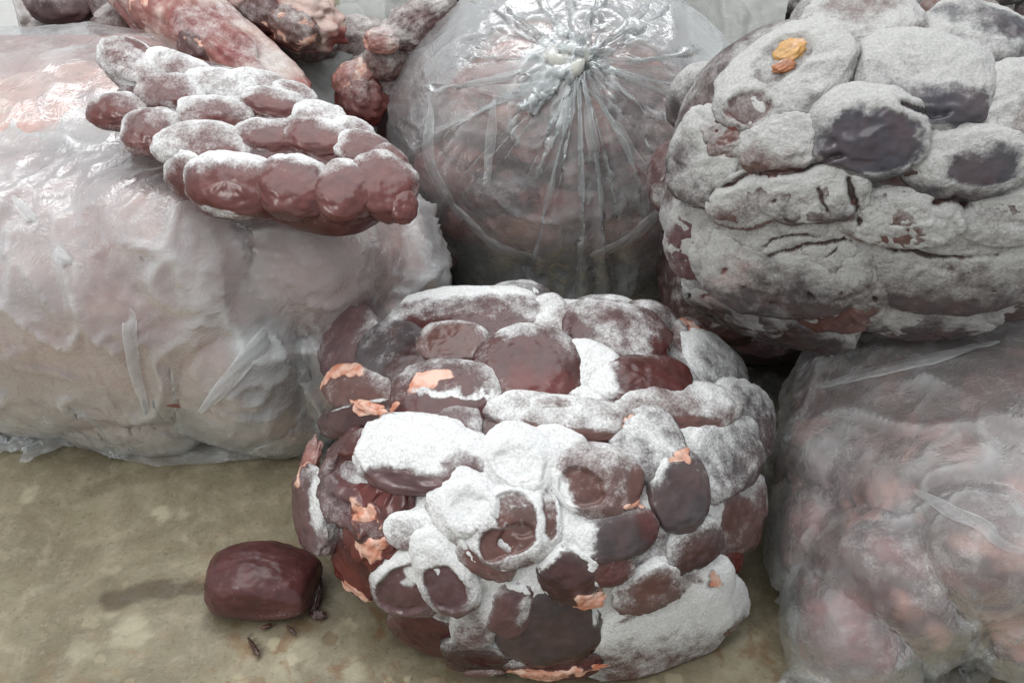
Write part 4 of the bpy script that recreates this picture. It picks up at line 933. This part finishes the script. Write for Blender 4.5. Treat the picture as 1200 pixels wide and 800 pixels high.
def heap(name, label, c, rad, n, seed, tints, frost, size, group=None):
    root = thing(name, label, "meat", (c[0], c[1], c[2] - rad[2])); rs = np.random.RandomState(seed)
    W, f, col, mk = lump_mesh(np.array(c), np.eye(3), np.array(rad) * .94, seed, tints[0], frost, boxy=.6, amp=.05, grid=polar_grid(50, 80, 1.0), zmin=0.001)
    mesh_obj("meat_core", W, f, M_MEAT, root, base=col, mask=mk)
    for i in range(n):
        x, y = rs.uniform(-1, 1, 2); P = np.array([c[0] + x * rad[0] * .92, c[1] + y * rad[1] * .92, c[2] + rad[2] * rs.uniform(.86, .98)])
        if i % 3 == 0: P[1] = c[1] - rad[1] * .93; P[2] = c[2] + rad[2] * rs.uniform(-.6, .9)
        R = frame_from(unit((rs.normal() * .3, -.5 + rs.normal() * .3, 1)), unit((rs.normal() + 1.5, rs.normal() * .6, 0)))
        sz = size * rs.uniform(.7, 1.3)
        W, f, col, mk = lump_mesh(P, R, (sz, sz * .62, sz * .45), seed + i, tints[rs.randint(len(tints))], frost * rs.uniform(.5, 1.4), amp=.13, freq=2.2, ridge=.05, grid=(SD, SF), zmin=0.001)
        mesh_obj("meat_piece", W, f, M_MEAT, root, origin=P, base=col, mask=mk)
    return root
heap("frozen_meat_heap", "low heap of grey pink frozen trimmings in the far upper left corner", (-0.95, 1.62, 0.15), (0.62, 0.30, 0.15), 70, 5000, ['pur', 'brn', 'pnk'], .45, .055)
heap("frozen_meat_heap", "dark frozen meat lying on the floor between the left bag and the knotted bag", (-0.20, 1.14, 0.05), (0.11, 0.10, 0.05), 10, 5200, ['drk', 'brn', 'pur'], .35, .04)
heap("frozen_meat_heap", "dark frozen meat added to fill the shaded gap under the grey frosted block", (0.41, 0.985, 0.10), (0.22, 0.15, 0.10), 14, 5300, ['drk', 'drk', 'pur'], .3, .05)  # added heap: its dark tint stands in for shade over the open floor
heap("frozen_meat_heap", "shadowed frozen meat beneath the two meat strips at the back", (-0.42, 1.36, 0.155), (0.34, 0.16, 0.155), 16, 5400, ['drk', 'pur', 'brn'], .35, .05)
heap("frozen_meat_heap", "grey meat lumps in the far background above the knotted bag", (0.35, 1.75, 0.16), (0.65, 0.28, 0.16), 50, 5500, ['gry', 'brn', 'blu'], .5, .06)

# pink meat in its own bag at the far left, and the limp grey film behind
def back_left_bag():
    c = at_z(40, 112, 0.36)
    rt = thing("frozen_meat_pack", "flat salmon pink meat piece wrapped in film at the far left", "meat", (c[0], c[1], .06))
    S = [((c[0] - .10, c[1] + .10, .20), (.30, .16, .165), 8, 0, 'pnk', .2, 3.0, [('tint', .3, .2, .6, .4, 0, 'pnk')]), ((c[0] + .05, c[1] + .02, .32), (.15, .09, .05), 12, 8, (.55, .26, .19), .15, 2.5, ()), ((c[0] - .10, c[1] + .02, .30), (.16, .09, .07), -8, 5, (.58, .33, .24), .15, 2.5, ())]
    bodies = pack(rt, None, S, 3900, zmin=.05)
    root = thing("plastic_bag", "clear film with sharp glints over salmon pink meat at the far left", "plastic bag", (c[0], c[1], .06))
    nu, nv, h = 70, 100, 0.0095
    X = np.zeros((nu, nv, 3)); X[..., 0] = c[0] - .05 + (np.arange(nv) - nv / 2)[None, :] * h; X[..., 1] = c[1] + .09 + (np.arange(nu) - nu / 2)[:, None] * h; X[..., 2] = .39
    g = X.copy(); X[..., 2] += 0.02 * fbm(g * 8, 2); X[..., 0] += 0.016 * fbm(g * 9 + 13, 2)
    Xs = cloth(X, np.full((nu - 1, nv), h * 1.08), np.full((nu, nv - 1), h * 1.08), False, np.ones((nu, nv)), make_collider(bodies, .005), 50, 6, bend=.06)
    film_object(Xs, False, M_FILM_C, root, seed=90, amt=1.1)
back_left_bag()

def loose_film(label, corners, seed, mat, amp=.03):
    """a limp empty bag: two crumpled layers hanging between four points in the place"""
    p00, p01, p10, p11 = [np.asarray(p, float) for p in corners]
    n = 60; u = np.linspace(0, 1, n)[:, None, None]; v = np.linspace(0, 1, n)[None, :, None]
    X = (1 - u) * ((1 - v) * p00 + v * p01) + u * ((1 - v) * p10 + v * p11)
    nr = unit(np.cross(p01 - p00, p10 - p00))
    root = thing("empty_plastic_bag", label, "plastic bag", X[..., :].reshape(-1, 3).min(0) * np.array([0, 0, 1]) + X.mean((0, 1)) * np.array([1, 1, 0]))
    for k in (0, 1):
        Y = X + nr * ((amp * ridged(X * np.array([9, 3, 7]) + seed, 3) + amp * .5 * fbm(X * 14 + seed, 2) + .02 * k) * (0.25 + np.sin(math.pi * u[..., 0]) * np.sin(math.pi * v[..., 0])))[..., None]
        film_object(Y, False, mat, root, "film_layer", seed=seed, amt=.6, ups=0)
M_FILM_D = film_mat("dull_grey_film", 0.5, 0.22, (0.62, 0.63, 0.60))
loose_film("limp grey film hanging between the meat strips and the red meat chunk", (at_y(350, 20, 1.34), at_y(450, -10, 1.34), at_y(335, 130, 1.10), at_y(440, 150, 1.12)), 3, M_FILM_D, .02)
loose_film("pale crumpled film at the top edge above the red meat chunk", (at_y(395, -30, 1.5), at_y(530, -30, 1.5), at_y(400, 25, 1.36), at_y(470, 20, 1.36)), 9, M_FILM_D, .03)
loose_film("dull film at the top edge between knotted bag and frosted block", (at_y(800, -40, 1.45), at_y(930, -40, 1.45), at_y(815, 70, 1.24), at_y(910, 80, 1.24)), 15, M_FILM_D, .03)
loose_film("pale plastic sack corner at the extreme upper left edge", (at_y(-60, -30, 1.35), at_y(5, -30, 1.35), at_y(-60, 75, 1.16), at_y(32, 72, 1.16)), 21, film_mat("white_sack_film", .85, .3, (.78, .78, .76)), .012)
